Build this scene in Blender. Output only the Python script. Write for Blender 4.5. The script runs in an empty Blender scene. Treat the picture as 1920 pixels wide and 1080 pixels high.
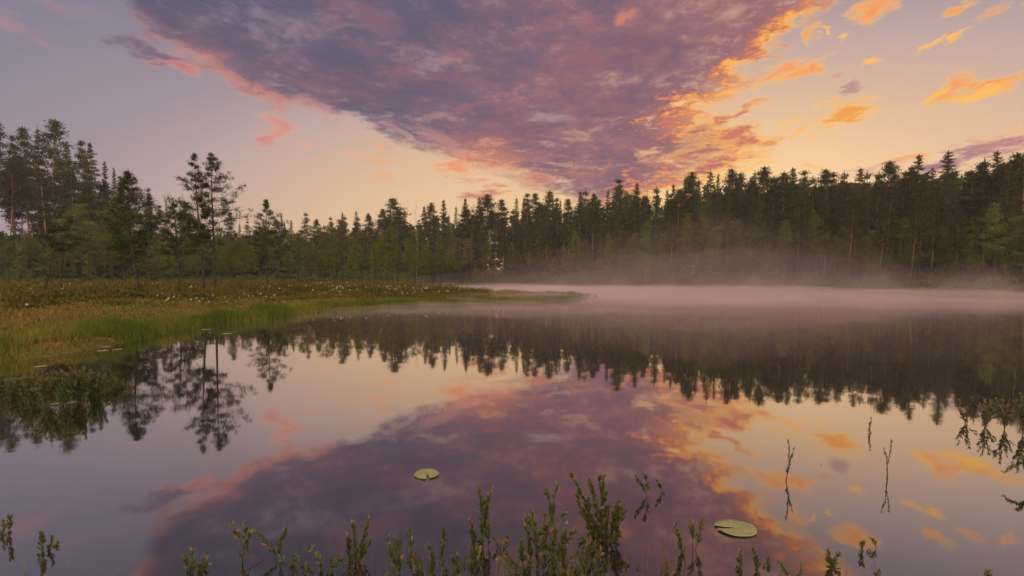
import bpy, math, random
import numpy as np
from mathutils import Vector, Matrix, Euler

R = math.radians
sc = bpy.context.scene
C = sc.collection

# ------------------------------------------------------------------ camera
CAM_H, FPX, PITCH, Y0 = 1.5, 907.0, math.atan(42.0 / 907.0), 567.0
cam_d = bpy.data.cameras.new('camera')
cam = bpy.data.objects.new('camera', cam_d)
C.objects.link(cam)
cam.location = (0, 0, CAM_H)
cam.rotation_euler = (R(90) - PITCH, 0, 0)
cam_d.sensor_width = 36.0
cam_d.lens = 36.0 * FPX / 1920.0
cam_d.shift_y = 27.0 / 1920.0
cam_d.clip_start = 0.05
cam_d.clip_end = 3000
sc.camera = cam

sc.view_settings.view_transform = 'Standard'
sc.view_settings.look = 'None'
sc.view_settings.gamma = 1.0
sc.view_settings.exposure = 0.0
sc.view_settings.use_curve_mapping = False
sc.cycles.max_bounces = 8
sc.cycles.diffuse_bounces = 2
sc.cycles.glossy_bounces = 3
sc.cycles.transmission_bounces = 3
sc.cycles.transparent_max_bounces = 8
sc.cycles.volume_bounces = 0
sc.cycles.sample_clamp_indirect = 4.0


def lin(c):
    """sRGB 0-255 -> linear rgba"""
    o = []
    for v in c[:3]:
        v = v / 255.0
        o.append(v / 12.92 if v <= 0.04045 else ((v + 0.055) / 1.055) ** 2.4)
    return (o[0], o[1], o[2], 1.0)


def at(px, y, z=0.0):
    """world point seen at column px of the photograph, y metres ahead, at height z"""
    zc = y * math.cos(PITCH) + (CAM_H - z) * math.sin(PITCH)
    return Vector(((px - 960.0) / FPX * zc, y, z))


def z_at(py, y):
    """height of what is seen at row py, y metres ahead"""
    v = (Y0 - py) / FPX
    return CAM_H + y * (v * math.cos(PITCH) - math.sin(PITCH)) / (math.cos(PITCH) + v * math.sin(PITCH))


def on_water(px, py):
    v = (Y0 - py) / FPX
    k = (v * math.cos(PITCH) - math.sin(PITCH)) / (math.cos(PITCH) + v * math.sin(PITCH))
    return at(px, -CAM_H / k, 0.0)


def azel(px, py):
    x, u = (px - 960.0) / FPX, (Y0 - py) / FPX
    X, Y, Z = x, math.cos(PITCH) + u * math.sin(PITCH), -math.sin(PITCH) + u * math.cos(PITCH)
    n = math.sqrt(X * X + Y * Y + Z * Z)
    return math.degrees(math.atan2(X, Y)), math.degrees(math.asin(Z / n))


# ------------------------------------------------------------------ node expression helper
class NB:
    def __init__(s, tree):
        s.t = tree
        s.n = tree.nodes
        s.l = tree.links

    def new(s, typ, **kw):
        n = s.n.new(typ)
        for k, v in kw.items():
            setattr(n, k, v)
        return n

    def put(s, sock, v):
        if isinstance(v, bpy.types.NodeSocket):
            s.l.new(v, sock)
        else:
            sock.default_value = v

    def m(s, op, a, b=0.0, c=None, clamp=False):
        n = s.new('ShaderNodeMath', operation=op, use_clamp=clamp)
        s.put(n.inputs[0], a)
        s.put(n.inputs[1], b)
        if c is not None:
            s.put(n.inputs[2], c)
        return n.outputs[0]

    def v(s, op, a, b=None, scale=None):
        n = s.new('ShaderNodeVectorMath', operation=op)
        s.put(n.inputs[0], a)
        if b is not None:
            s.put(n.inputs[1], b)
        if scale is not None:
            s.put(n.inputs['Scale'], scale)
        return n.outputs['Value'] if op in ('LENGTH', 'DOT_PRODUCT', 'DISTANCE') else n.outputs[0]

    def xyz(s, x, y, z=0.0):
        n = s.new('ShaderNodeCombineXYZ')
        s.put(n.inputs[0], x)
        s.put(n.inputs[1], y)
        s.put(n.inputs[2], z)
        return n.outputs[0]

    def sep(s, a):
        n = s.new('ShaderNodeSeparateXYZ')
        s.put(n.inputs[0], a)
        return n.outputs

    def step(s, x, a, b, c=0.0, d=1.0, smooth=True):
        n = s.new('ShaderNodeMapRange', interpolation_type='SMOOTHSTEP' if smooth else 'LINEAR', clamp=True)
        for i, q in enumerate((x, a, b, c, d)):
            s.put(n.inputs[i], q)
        return n.outputs[0]

    def noise(s, vec, scale, detail=4.0, rough=0.5, lac=2.0, dist=0.0, col=False):
        n = s.new('ShaderNodeTexNoise', noise_dimensions='3D')
        s.put(n.inputs['Vector'], vec)
        s.put(n.inputs['Scale'], scale)
        s.put(n.inputs['Detail'], detail)
        s.put(n.inputs['Roughness'], rough)
        s.put(n.inputs['Lacunarity'], lac)
        s.put(n.inputs['Distortion'], dist)
        return n.outputs['Color' if col else 'Fac']

    def mix(s, f, a, b, blend='MIX'):
        n = s.new('ShaderNodeMix', data_type='RGBA', blend_type=blend)
        n.clamp_factor = True
        s.put(n.inputs[0], f)
        s.put(n.inputs[6], a)
        s.put(n.inputs[7], b)
        return n.outputs[2]

    def ramp(s, f, stops, interp='LINEAR'):
        n = s.new('ShaderNodeValToRGB')
        cr = n.color_ramp
        cr.interpolation = interp
        while len(cr.elements) < len(stops):
            cr.elements.new(0.5)
        for e, (p, c) in zip(cr.elements, stops):
            e.position = p
            e.color = c if len(c) == 4 else (*c, 1)
        s.put(n.inputs[0], f)
        return n.outputs[0]

    def curve(s, x, pts, lo, hi, vlo, vhi):
        """piecewise curve through pts, inputs lo..hi, outputs vlo..vhi"""
        n = s.new('ShaderNodeFloatCurve')
        c = n.mapping.curves[0]
        q = [((a - lo) / (hi - lo), (b - vlo) / (vhi - vlo)) for a, b in sorted(pts)]
        while len(c.points) < len(q):
            c.points.new(0.5, 0.5)
        for p, (a, b) in zip(c.points, q):
            p.location = (a, b)
            p.handle_type = 'AUTO'
        n.mapping.update()
        s.put(n.inputs['Factor'], 1.0)
        s.put(n.inputs['Value'], s.m('DIVIDE', s.m('SUBTRACT', x, lo), hi - lo))
        return s.m('MULTIPLY_ADD', n.outputs[0], vhi - vlo, vlo)


# ------------------------------------------------------------------ sky
SUN_AZ, SUN_EL = 29.0, 3.0
FILL_GAIN = 4.6
world = bpy.data.worlds.new('World')
sc.world = world
world.use_nodes = True
wt = world.node_tree
wt.nodes.clear()
W = NB(wt)
tc = W.new('ShaderNodeTexCoord')
D = W.v('NORMALIZE', tc.outputs['Generated'])
dx, dy, dz = W.sep(D)
az = W.m('MULTIPLY', W.m('ARCTAN2', dx, dy), 57.29578)
el = W.m('MULTIPLY', W.m('ARCSINE', W.m('ABSOLUTE', dz)), 57.29578)
inv = W.m('DIVIDE', 1.0, W.m('ADD', W.m('ABSOLUTE', dz), 0.07))
P = W.v('SCALE', W.xyz(dx, dy, 0.0), scale=inv)
AE = W.xyz(az, el, 0.0)

# clear sky: warm at the horizon towards the sun, lilac and blue grey away from it
mm = W.m('SQRT', W.m('ADD', W.m('POWER', W.m('MULTIPLY', W.m('SUBTRACT', az, 15.0), 0.45), 2.0),
                     W.m('POWER', el, 2.0)))
clear = W.ramp(W.m('DIVIDE', mm, 90.0), [
    (0.0, lin((255, 205, 120))), (9 / 90, lin((251, 208, 150))), (14.5 / 90, lin((243, 202, 158))),
    (18.5 / 90, lin((228, 190, 156))), (23 / 90, lin((203, 174, 166))), (27.5 / 90, lin((168, 151, 160))),
    (34 / 90, lin((138, 132, 152))), (48 / 90, lin((112, 116, 142))), (1.0, lin((92, 102, 132)))])
nish = W.new('ShaderNodeTexSky', sky_type='NISHITA', sun_disc=False, sun_elevation=R(SUN_EL), sun_rotation=R(SUN_AZ),
             air_density=1.0, dust_density=1.5, ozone_density=1.5)
clear = W.mix(0.12, clear, W.mix(1.0, (0, 0, 0, 1), W.v('SCALE', nish.outputs[0], scale=0.10), 'ADD'))

nA = W.noise(P, 0.75, 5, 0.55, dist=0.2)
nB = W.noise(P, 2.1, 8, 0.62, dist=0.4)
nC = W.noise(W.v('ADD', P, (7.3, 2.1, 0)), 1.1, 6, 0.6, dist=0.3)
nD = W.noise(W.v('ADD', P, (-3.1, 9.4, 0)), 5.0, 8, 0.66, dist=0.25)

nE = W.noise(W.v('ADD', P, (4.4, -8.2, 0)), 13.0, 8, 0.7, dist=0.3)
n_pink = W.noise(W.v('ADD', P, (14.4, 3.2, 0)), 3.2, 7, 0.68)

# the great cloud bank: its two edges as azimuth against elevation
Ledge = [(215, -20), (240, 30), (285, 95), (350, 128), (415, 165), (470, 205), (600, 222), (690, 222), (750, 255),
         (810, 292), (900, 308), (980, 325), (1040, 350), (1085, 375)]
Redge = [(1600, -20), (1560, 30), (1510, 75), (1450, 120), (1400, 165), (1345, 200), (1350, 235), (1395, 262),
         (1375, 300), (1330, 335), (1260, 362), (1190, 385)]


def edge(pts, far):
    ps = [azel(*p) for p in pts]
    ps = [(e, a) for a, e in ps] + far
    ps.sort()
    out = [ps[0]]
    for p in ps[1:]:
        if p[0] - out[-1][0] > 0.25:
            out.append(p)
    return out


aL = W.curve(el, edge(Ledge, [(0, 14), (45, -60), (90, -90)]), 0, 90, -120, 120)
aR = W.curve(el, edge(Redge, [(0, 12), (45, 52), (90, 90)]), 0, 90, -120, 120)
wob = W.m('ADD', W.m('MULTIPLY', W.m('SUBTRACT', nA, 0.5), 9.0), W.m('MULTIPLY', W.m('SUBTRACT', nB, 0.5), 17.0))
fine = W.m('ADD', W.m('MULTIPLY', W.m('SUBTRACT', nD, 0.5), 9.0), W.m('MULTIPLY', W.m('SUBTRACT', nE, 0.5), 8.0))
wob = W.m('ADD', wob, fine)
wobL = W.m('ADD', fine, W.m('ADD', W.m('MULTIPLY', W.m('SUBTRACT', nA, 0.5), 9.0), W.m('MULTIPLY', W.m('SUBTRACT', nB, 0.5), 23.0)))
eL = W.curve(az, sorted([azel(*p) for p in Ledge if not 600 < p[0] < 700]) + [(30, 0)], -60, 60, 0, 60)
dL = W.m('ADD', W.m('ADD', W.m('MULTIPLY', W.m('SUBTRACT', az, aL), 0.16), W.m('MULTIPLY', W.m('SUBTRACT', el, eL), 0.85)), W.m('MULTIPLY', wobL, .62))
dR = W.m('ADD', W.m('MULTIPLY', W.m('SUBTRACT', aR, az), 0.9), wob)
covL = W.step(dL, -1.4, 2.0)
covR = W.step(dR, -1.2, 2.6)
bank = W.m('MULTIPLY', covL, covR)

# thin places in the bank
thin = W.step(W.m('ADD', W.m('MULTIPLY', nB, 0.4), W.m('ADD', W.m('MULTIPLY', nD, .3), W.m('MULTIPLY', nE, 0.3))), 0.51, 0.64)
nearR = W.step(dR, 14.0, 2.0)
nearL = W.step(dL, 9.0, 1.0)
edgeness = W.m('MAXIMUM', nearR, nearL)
thin = W.m('MULTIPLY', thin, W.m('MULTIPLY_ADD', edgeness, 0.65, 0.25))

tt = W.m('ADD', W.m('ADD', W.m('MULTIPLY', az, 0.016), W.m('MULTIPLY', el, -0.022)),
         W.m('ADD', W.m('MULTIPLY_ADD', nC, 1.2, -0.75), W.m('ADD', W.m('MULTIPLY', nB, 0.70), W.m('ADD', W.m('MULTIPLY', nD, 1.35), W.m('MULTIPLY', nE, 0.9)))))
body = W.ramp(W.m('MULTIPLY_ADD', tt, 0.5, 0.0), [
    (0.08, lin((92, 90, 114))), (0.24, lin((104, 94, 117))), (0.36, lin((120, 97, 116))), (0.48, lin((138, 101, 114))),
    (0.62, lin((160, 110, 112))), (0.80, lin((198, 132, 116)))])
# soft lighter veils
veil = W.m('MULTIPLY', W.step(W.m('ADD', W.m('MULTIPLY', nB, .4), W.m('ADD', W.m('MULTIPLY', nD, .3), W.m('MULTIPLY', nE, .3))), 0.49, 0.66), 0.38)
body = W.mix(veil, body, lin((160, 140, 156)))
body = W.mix(W.m('MULTIPLY', W.step(n_pink, 0.52, 0.70), W.m('MULTIPLY_ADD', W.step(az, -30.0, 15.0), .35, .25)), body, lin((190, 118, 116)))
body = W.mix(W.m('MULTIPLY', W.step(W.m('ADD', W.m('MULTIPLY', nA, .5), W.m('MULTIPLY', nB, .5)), 0.54, 0.38), .42), body, lin((86, 80, 104)))
# rim light: salmon on the left edge, gold on the right
warm = W.step(az, -14.0, 20.0)
rimc = W.mix(warm, lin((216, 154, 134)), lin((255, 186, 92)))
midc = W.mix(warm, lin((188, 124, 118)), lin((238, 138, 84)))
rnoise = W.m('ADD', W.m('ADD', W.m('MULTIPLY', W.m('SUBTRACT', nD, 0.5), 11.0), W.m('MULTIPLY', W.m('SUBTRACT', nC, 0.5), 14.0)), W.m('MULTIPLY', W.m('SUBTRACT', nE, 0.5), 9.0))
rimR = W.step(W.m('ADD', dR, rnoise), 3.2, -0.6)
rimR2 = W.step(W.m('ADD', dR, rnoise), 6.0, 1.0)
rimL = W.step(dL, 2.6, 0.2)
rimL2 = W.step(dL, 5.5, 1.0)
lump = W.step(nC, 0.40, 0.60)
f2 = W.m('MAXIMUM', W.m('MULTIPLY', rimR2, 0.85), W.m('MULTIPLY', W.m('MULTIPLY', rimL2, 0.75), lump))
f1 = W.m('MAXIMUM', W.m('MULTIPLY', rimR, 0.95), W.m('MULTIPLY', W.m('MULTIPLY', rimL, 0.7), lump))
cloudc = W.mix(f1, W.mix(f2, body, midc), rimc)
sky = W.mix(W.m('MULTIPLY', bank, W.m('SUBTRACT', 1.0, thin)), clear, cloudc)
glowthin = W.m('MULTIPLY', W.m('MULTIPLY', bank, thin), W.m('MULTIPLY', warm, 0.6))
sky = W.mix(glowthin, sky, lin((255, 205, 130)))

# small clouds: centre px, radii px, rotation (deg, + = rises to the right), core colour, rim colour, strength
G1, G2 = (246, 158, 100), (255, 190, 98)
small = [
    (410, 128, 40, 11, -28, (186, 122, 122), (196, 136, 132), .6), (462, 165, 48, 15, -30, (190, 124, 124), (200, 142, 136), .6), (515, 190, 42, 18, -30, (198, 128, 122), (204, 142, 136), .65),
    (590, 198, 60, 12, -12, (196, 142, 142), (206, 152, 146), .6), (690, 28, 60, 18, -10, (158, 106, 118), (166, 114, 124), .4), (835, 268, 60, 12, -30, (196, 138, 134), (206, 150, 138), .6),
    (900, 300, 60, 8, -12, (200, 118, 110), (240, 160, 125), .8), (1172, 32, 22, 14, 20, (214, 132, 108), (190, 130, 125), .8), 
    (1030, 224, 44, 7, -6, (182, 160, 162), (172, 148, 156), .55), 
    (1110, 115, 60, 14, -4, (158, 100, 110), (150, 98, 112), .6), (860, 150, 70, 12, -8, (146, 100, 116), (140, 98, 116), .5), (1280, 188, 40, 7, 6, (250, 196, 130), (226, 160, 130), .8),
    (1215, 290, 26, 14, 30, (248, 196, 140), (210, 140, 122), .7), (1262, 300, 20, 16, 30, (250, 200, 140), (214, 144, 122), .7), (1215, 225, 18, 6, 30, (240, 180, 140), (190, 130, 124), .6),
    (770, 262, 60, 9, -30, (190, 156, 152), (200, 166, 156), .6), 
    (518, 240, 34, 26, 18, (218, 142, 126), (226, 160, 142), .8), (515, 262, 24, 14, -30, (204, 138, 132), (216, 152, 142), .7),
    (577, 272, 20, 8, -8, (232, 160, 132), (232, 165, 135), .8),
    (690, 296, 70, 6, -6, (236, 168, 130), (238, 176, 140), .65), (722, 282, 16, 12, 0, (236, 160, 125), (236, 170, 135), .7),
    (724, 328, 22, 8, 0, (240, 170, 125), (240, 178, 135), .6), (860, 312, 42, 10, 8, (238, 150, 115), (245, 180, 125), .9),
    (872, 330, 34, 7, -5, (226, 150, 125), (235, 165, 130), .6),
    (915, 362, 50, 12, 8, (190, 118, 118), (236, 160, 120), .9), (1010, 338, 30, 10, 0, (200, 120, 110), (248, 170, 120), .7),
    (228, 88, 34, 7, -4, (118, 106, 128), (128, 114, 132), .9), (275, 96, 60, 11, -10, (116, 100, 124), (140, 112, 128), .9),
    (282, 118, 26, 8, 6, (160, 112, 122), (205, 135, 128), .8), (330, 128, 40, 9, -25, (190, 118, 116), (225, 145, 125), .9),
    (30, 52, 90, 14, -14, (178, 134, 142), (178, 134, 142), .55), (120, 12, 80, 12, -5, (160, 132, 146), (160, 132, 146), .5),
    (1655, 10, 50, 16, 22, G1, G2, 1.), (1515, 66, 34, 12, 32, G1, G2, 1.), (1572, 70, 16, 6, 30, G2, G2, .8), (1551, 57, 9, 7, 40, G2, G2, .8),
    (1790, 14, 42, 11, 22, G1, G2, 1.), (1845, 22, 34, 9, 28, G1, G2, .6), (1912, 14, 18, 16, 20, G1, G2, .8),
    (1743, 84, 20, 6, 32, G2, G2, .9), (1775, 75, 22, 6, 22, G2, G2, .9), (1652, 112, 22, 8, 8, G2, G2, .9),
    (1510, 132, 48, 14, 18, G1, G2, 1.1), (1455, 140, 50, 20, 24, G1, G2, .9), (1572, 143, 22, 6, 14, (222, 158, 140), (226, 170, 150), .7),
    (1580, 172, 30, 9, 28, (182, 136, 140), (200, 150, 146), .8),
    (1800, 160, 52, 20, 20, G1, G2, .9), (1860, 162, 66, 15, 14, (240, 142, 92), G2, 1.2), (1835, 176, 62, 9, 16, G2, G2, 1.), (1765, 176, 20, 8, 30, G2, G2, .8),
    (1578, 218, 54, 17, 12, (244, 160, 84), (255, 198, 96), 1.1), (1530, 205, 30, 7, 12, G2, G2, .7), (1502, 246, 26, 10, 30, G2, G2, .85), (1522, 258, 20, 6, 35, G2, G2, .6),
    (1480, 235, 16, 6, 10, G2, G2, .7), (1565, 252, 18, 5, 0, G2, G2, .6),
    (1385, 250, 60, 20, 4, (206, 118, 100), G2, 1.1), (1320, 245, 50, 22, 20, (170, 108, 112), G2, 1.0), (1370, 215, 60, 10, 18, (206, 120, 100), G2, .9),
    (1430, 262, 40, 12, 0, (232, 150, 96), G2, .9), (1310, 285, 66, 14, 6, (186, 112, 110), G2, 1.), (1380, 292, 44, 8, 4, G1, G2, .8), (1430, 296, 20, 7, 0, G2, G2, .8),
    (1330, 312, 90, 14, 8, (186, 108, 104), G2, 1.), (1395, 318, 40, 8, 5, G2, G2, .7),
    (1690, 294, 40, 6, 2, G1, G2, .7), (1670, 303, 26, 5, 0, (220, 158, 140), (226, 170, 150), .7), (1540, 309, 30, 5, 0, G2, G2, .6),
    (1835, 284, 90, 17, 8, (166, 116, 128), (192, 140, 140), 1.1), (1760, 308, 60, 20, 20, (168, 118, 130), (190, 140, 142), 1.), (1890, 270, 60, 9, 6, (180, 126, 132), (225, 160, 135), .9),
    (1900, 245, 36, 11, 12, (240, 176, 130), (250, 190, 130), .7), (1835, 262, 22, 6, 0, (232, 160, 135), (240, 170, 140), .7), (1640, 322, 50, 12, 10, (206, 150, 146), (226, 170, 150), .6),
]
wv = W.v('SCALE', W.v('SUBTRACT', W.noise(P, 3.0, 6, 0.65, col=True), (0.5, 0.5, 0.5)), scale=1.0)
wx, wy, wz = W.sep(wv)
AEw = W.v('ADD', AE, W.xyz(W.m('MULTIPLY', wx, 9.0), W.m('MULTIPLY', wy, 3.4), 0.0))
rag = W.m('ADD', W.m('MULTIPLY_ADD', nD, 1.9, -0.95), W.m('MULTIPLY_ADD', nE, 1.7, -0.85))
for (px, py, rx, ry, rot, c1, c2, st) in small:
    a, e = azel(px, py)
    k = math.cos(R(a)) ** 2 * 57.3 / FPX
    mp = W.new('ShaderNodeMapping', vector_type='TEXTURE')
    W.put(mp.inputs['Vector'], AEw)
    mp.inputs['Location'].default_value = (a, e, 0)
    mp.inputs['Rotation'].default_value = (0, 0, R(rot))
    mp.inputs['Scale'].default_value = (rx * k * 1.12, ry * math.cos(R(a)) * 57.3 / FPX * 1.15, 1)
    r = W.m('ADD', W.v('LENGTH', mp.outputs[0]), rag)
    cov = W.step(r, 1.12, 0.22, 0.0, min(st, 1.0))
    sky = W.mix(cov, sky, W.mix(W.step(r, 0.9, 0.1), lin(c2), lin(c1)))

# unseen sky overhead and behind the camera, brightened and warmed as added fill light
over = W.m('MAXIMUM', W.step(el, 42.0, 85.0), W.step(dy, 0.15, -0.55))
gain = W.m('MULTIPLY_ADD', over, FILL_GAIN - 1.0, 1.0)
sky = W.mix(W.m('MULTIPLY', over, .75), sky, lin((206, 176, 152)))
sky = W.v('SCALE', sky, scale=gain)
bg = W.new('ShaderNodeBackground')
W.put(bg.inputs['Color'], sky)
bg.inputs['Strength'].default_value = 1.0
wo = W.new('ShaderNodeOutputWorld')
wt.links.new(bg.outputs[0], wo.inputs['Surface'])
world.cycles.sampling_method = 'MANUAL'
world.cycles.sample_map_resolution = 512

sun_d = bpy.data.lights.new('sun', 'SUN')
sun_d.energy = 2.0
sun_d.angle = R(0.6)
sun_d.color = (1.0, 0.52, 0.26)
sun = bpy.data.objects.new('sun', sun_d)
C.objects.link(sun)
sd = Vector((math.sin(R(SUN_AZ)) * math.cos(R(SUN_EL)), math.cos(R(SUN_AZ)) * math.cos(R(SUN_EL)), math.sin(R(SUN_EL))))
sun.rotation_euler = sd.to_track_quat('Z', 'Y').to_euler()


# ------------------------------------------------------------------ mesh and object helpers
def tag(o, label=None, cat=None, group=None, kind=None):
    if label:
        o['label'] = label
    if cat:
        o['category'] = cat
    if group:
        o['group'] = group
    if kind:
        o['kind'] = kind
    return o


class MB:
    """collects numpy chunks of triangles or quads, builds ONE mesh object"""

    def __init__(s):
        s.v, s.f, s.t, s.n = [], [], [], 0

    def add(s, V, F, tint=0.5):
        V = np.asarray(V, float).reshape(-1, 3)
        F = np.asarray(F, int)
        if F.shape[1] == 3:
            F = np.hstack([F, np.full((len(F), 1), -10 ** 9)])
        s.v.append(V)
        s.f.append(np.where(F < 0, -1, F + s.n))
        s.t.append(np.broadcast_to(np.asarray(tint, float), (len(V),)))
        s.n += len(V)

    def blades(s, P, Dr, L, Wd, tint, roll=None, rng=None):
        """n thin triangles from P along Dr"""
        n = len(P)
        rng = rng or np.random.default_rng(0)
        L = np.broadcast_to(L, (n,))[:, None]
        Wd = np.broadcast_to(Wd, (n,))[:, None]
        r = rng.normal(size=(n, 3))
        S = np.cross(Dr, r)
        S /= np.linalg.norm(S, axis=1)[:, None] + 1e-9
        V = np.stack([P - S * Wd / 2, P + S * Wd / 2, P + Dr * L], 1).reshape(-1, 3)
        F = np.arange(3 * n).reshape(n, 3)
        s.add(V, F, np.repeat(np.broadcast_to(tint, (n,)), 3))

    def leaves(s, P, Dr, L, Wd, tint, rng):
        """n diamond leaves (two triangles folded on the midrib)"""
        n = len(P)
        L = np.broadcast_to(L, (n,))[:, None]
        Wd = np.broadcast_to(Wd, (n,))[:, None]
        S = np.cross(Dr, rng.normal(size=(n, 3)))
        S /= np.linalg.norm(S, axis=1)[:, None] + 1e-9
        N = np.cross(S, Dr)
        M = P + Dr * L * 0.5
        V = np.stack([P, M - S * Wd / 2 + N * Wd * .18, P + Dr * L, M + S * Wd / 2 + N * Wd * .18], 1).reshape(-1, 3)
        i = np.arange(n)[:, None] * 4
        s.add(V, np.vstack([i + [0, 1, 2], i + [0, 2, 3]]), np.repeat(np.broadcast_to(tint, (n,)), 4))

    def tube(s, pts, rad, sides=5, tint=0.5):
        pts = np.asarray(pts, float)
        k = len(pts)
        T = np.gradient(pts, axis=0)
        T /= np.linalg.norm(T, axis=1)[:, None] + 1e-9
        ref = np.array([0.0, 0, 1]) if abs(T[0, 2]) < .8 else np.array([1.0, 0, 0])
        A = np.cross(T, ref)
        A /= np.linalg.norm(A, axis=1)[:, None] + 1e-9
        B = np.cross(T, A)
        a = np.linspace(0, 2 * math.pi, sides, endpoint=False)
        rad = np.broadcast_to(rad, (k,))
        ring = A[:, None] * np.cos(a)[None, :, None] + B[:, None] * np.sin(a)[None, :, None]
        V = (pts[:, None] + ring * rad[:, None, None]).reshape(-1, 3)
        F = []
        for i in range(k - 1):
            for j in range(sides):
                j2 = (j + 1) % sides
                F.append((i * sides + j, i * sides + j2, (i + 1) * sides + j2, (i + 1) * sides + j))
        s.add(V, F, tint)

    def mesh(s, name, mat, smooth=False):
        V = np.vstack(s.v)
        F = np.vstack(s.f)
        T = np.concatenate(s.t)
        tri = F[:, 3] < 0
        me = bpy.data.meshes.new(name)
        me.vertices.add(len(V))
        me.vertices.foreach_set('co', V.astype(np.float32).ravel())
        loops = np.concatenate([F[tri][:, :3].ravel(), F[~tri].ravel()])
        cnt = np.concatenate([np.full(tri.sum(), 3), np.full((~tri).sum(), 4)])
        me.loops.add(len(loops))
        me.loops.foreach_set('vertex_index', loops.astype(np.int32))
        me.polygons.add(len(cnt))
        me.polygons.foreach_set('loop_start', np.concatenate([[0], np.cumsum(cnt)[:-1]]).astype(np.int32))
        if smooth:
            me.polygons.foreach_set('use_smooth', np.ones(len(cnt), bool))
        at_ = me.attributes.new('tint', 'FLOAT', 'POINT')
        at_.data.foreach_set('value', T.astype(np.float32))
        me.materials.append(mat)
        me.update(calc_edges=True)
        me.validate()
        return me

    def build(s, name, mat, parent=None, loc=(0, 0, 0), smooth=False):
        o = bpy.data.objects.new(name, s.mesh(name, mat, smooth))
        C.objects.link(o)
        o.location = loc
        if parent:
            o.parent = parent
        return o


def empty(name, loc=(0, 0, 0)):
    o = bpy.data.objects.new(name, None)
    o.empty_display_size = 0.3
    o.location = loc
    C.objects.link(o)
    return o


def copy_tree(o, parent=None):
    c = o.copy()
    C.objects.link(c)
    c.parent = parent
    for ch in o.children:
        copy_tree(ch, c)
    return c


def unit(a):
    a = np.asarray(a, float)
    return a / (np.linalg.norm(a, axis=-1, keepdims=True) + 1e-9)


# ------------------------------------------------------------------ materials
def new_mat(name):
    m = bpy.data.materials.new(name)
    m.use_nodes = True
    m.node_tree.nodes.clear()
    b = NB(m.node_tree)
    out = b.new('ShaderNodeOutputMaterial')
    return m, b, out


def leaf_mat(name, stops, transl=0.3, vary=0.35, rough=0.6, spec=0.0):
    """stops: colours along the tint attribute; every copy gets a slightly different value and hue"""
    m, b, out = new_mat(name)
    at_ = b.new('ShaderNodeAttribute', attribute_name='tint')
    oi = b.new('ShaderNodeObjectInfo')
    col = b.ramp(at_.outputs['Fac'], stops)
    hsv = b.new('ShaderNodeHueSaturation')
    b.put(hsv.inputs['Color'], col)
    b.put(hsv.inputs['Hue'], b.m('MULTIPLY_ADD', oi.outputs['Random'], 0.035, 0.483))
    b.put(hsv.inputs['Value'], b.m('MULTIPLY_ADD', oi.outputs['Random'], vary, 1 - vary / 2))
    c = hsv.outputs[0]
    df = b.new('ShaderNodeBsdfDiffuse')
    b.put(df.inputs['Color'], c)
    tr = b.new('ShaderNodeBsdfTranslucent')
    b.put(tr.inputs['Color'], c)
    mx = b.new('ShaderNodeMixShader')
    mx.inputs[0].default_value = transl
    b.l.new(df.outputs[0], mx.inputs[1])
    b.l.new(tr.outputs[0], mx.inputs[2])
    sh = mx.outputs[0]
    if spec:
        gl = b.new('ShaderNodeBsdfGlossy')
        gl.inputs['Roughness'].default_value = rough
        gl.inputs['Color'].default_value = (.9, .9, .9, 1)
        m2 = b.new('ShaderNodeMixShader')
        m2.inputs[0].default_value = spec
        b.l.new(sh, m2.inputs[1])
        b.l.new(gl.outputs[0], m2.inputs[2])
        sh = m2.outputs[0]
    b.l.new(sh, out.inputs['Surface'])
    return m


def bark_mat(name, c1, c2, c3=None, zmix=None):
    """fissured bark; c3 = the orange upper bark of a pine, blended in above zmix metres"""
    m, b, out = new_mat(name)
    tcn = b.new('ShaderNodeTexCoord')
    p = b.v('MULTIPLY', tcn.outputs['Object'], (1, 1, 0.25))
    n = b.noise(p, 9, 5, 0.65)
    col = b.mix(b.step(n, 0.35, 0.65), c1, c2)
    if c3:
        z = b.sep(tcn.outputs['Object'])[2]
        col = b.mix(b.m('MULTIPLY', b.step(b.m('ADD', z, b.m('MULTIPLY', n, 2.0)), zmix, zmix + 3.5), 0.85), col, c3)
    pb = b.new('ShaderNodeBsdfPrincipled')
    b.put(pb.inputs['Base Color'], col)
    pb.inputs['Roughness'].default_value = 0.9
    pb.inputs['Specular IOR Level'].default_value = 0.2
    bp = b.new('ShaderNodeBump')
    bp.inputs['Strength'].default_value = 0.6
    bp.inputs['Distance'].default_value = 0.02
    b.put(bp.inputs['Height'], n)
    b.l.new(bp.outputs[0], pb.inputs['Normal'])
    b.l.new(pb.outputs[0], out.inputs['Surface'])
    return m


M = {}
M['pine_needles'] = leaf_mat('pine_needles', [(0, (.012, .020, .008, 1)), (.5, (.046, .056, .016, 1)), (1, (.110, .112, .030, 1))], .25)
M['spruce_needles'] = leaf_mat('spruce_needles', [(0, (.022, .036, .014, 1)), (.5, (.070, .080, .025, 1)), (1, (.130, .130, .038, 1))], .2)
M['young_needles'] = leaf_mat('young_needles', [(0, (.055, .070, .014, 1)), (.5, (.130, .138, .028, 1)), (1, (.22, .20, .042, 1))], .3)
M['birch_leaves'] = leaf_mat('birch_leaves', [(0, (.07, .13, .02, 1)), (.5, (.12, .21, .03, 1)), (1, (.18, .28, .04, 1))], .45)
M['bush_leaves'] = leaf_mat('bush_leaves', [(0, (.040, .060, .014, 1)), (.5, (.075, .095, .022, 1)), (1, (.13, .13, .034, 1))], .3)
M['pine_bark'] = bark_mat('pine_bark', (.045, .033, .028, 1), (.11, .078, .06, 1), (.36, .18, .11, 1), 6.0)
M['near_bark'] = bark_mat('near_bark', (.022, .018, .016, 1), (.075, .055, .045, 1), (.15, .075, .05, 1), 5.0)
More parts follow.
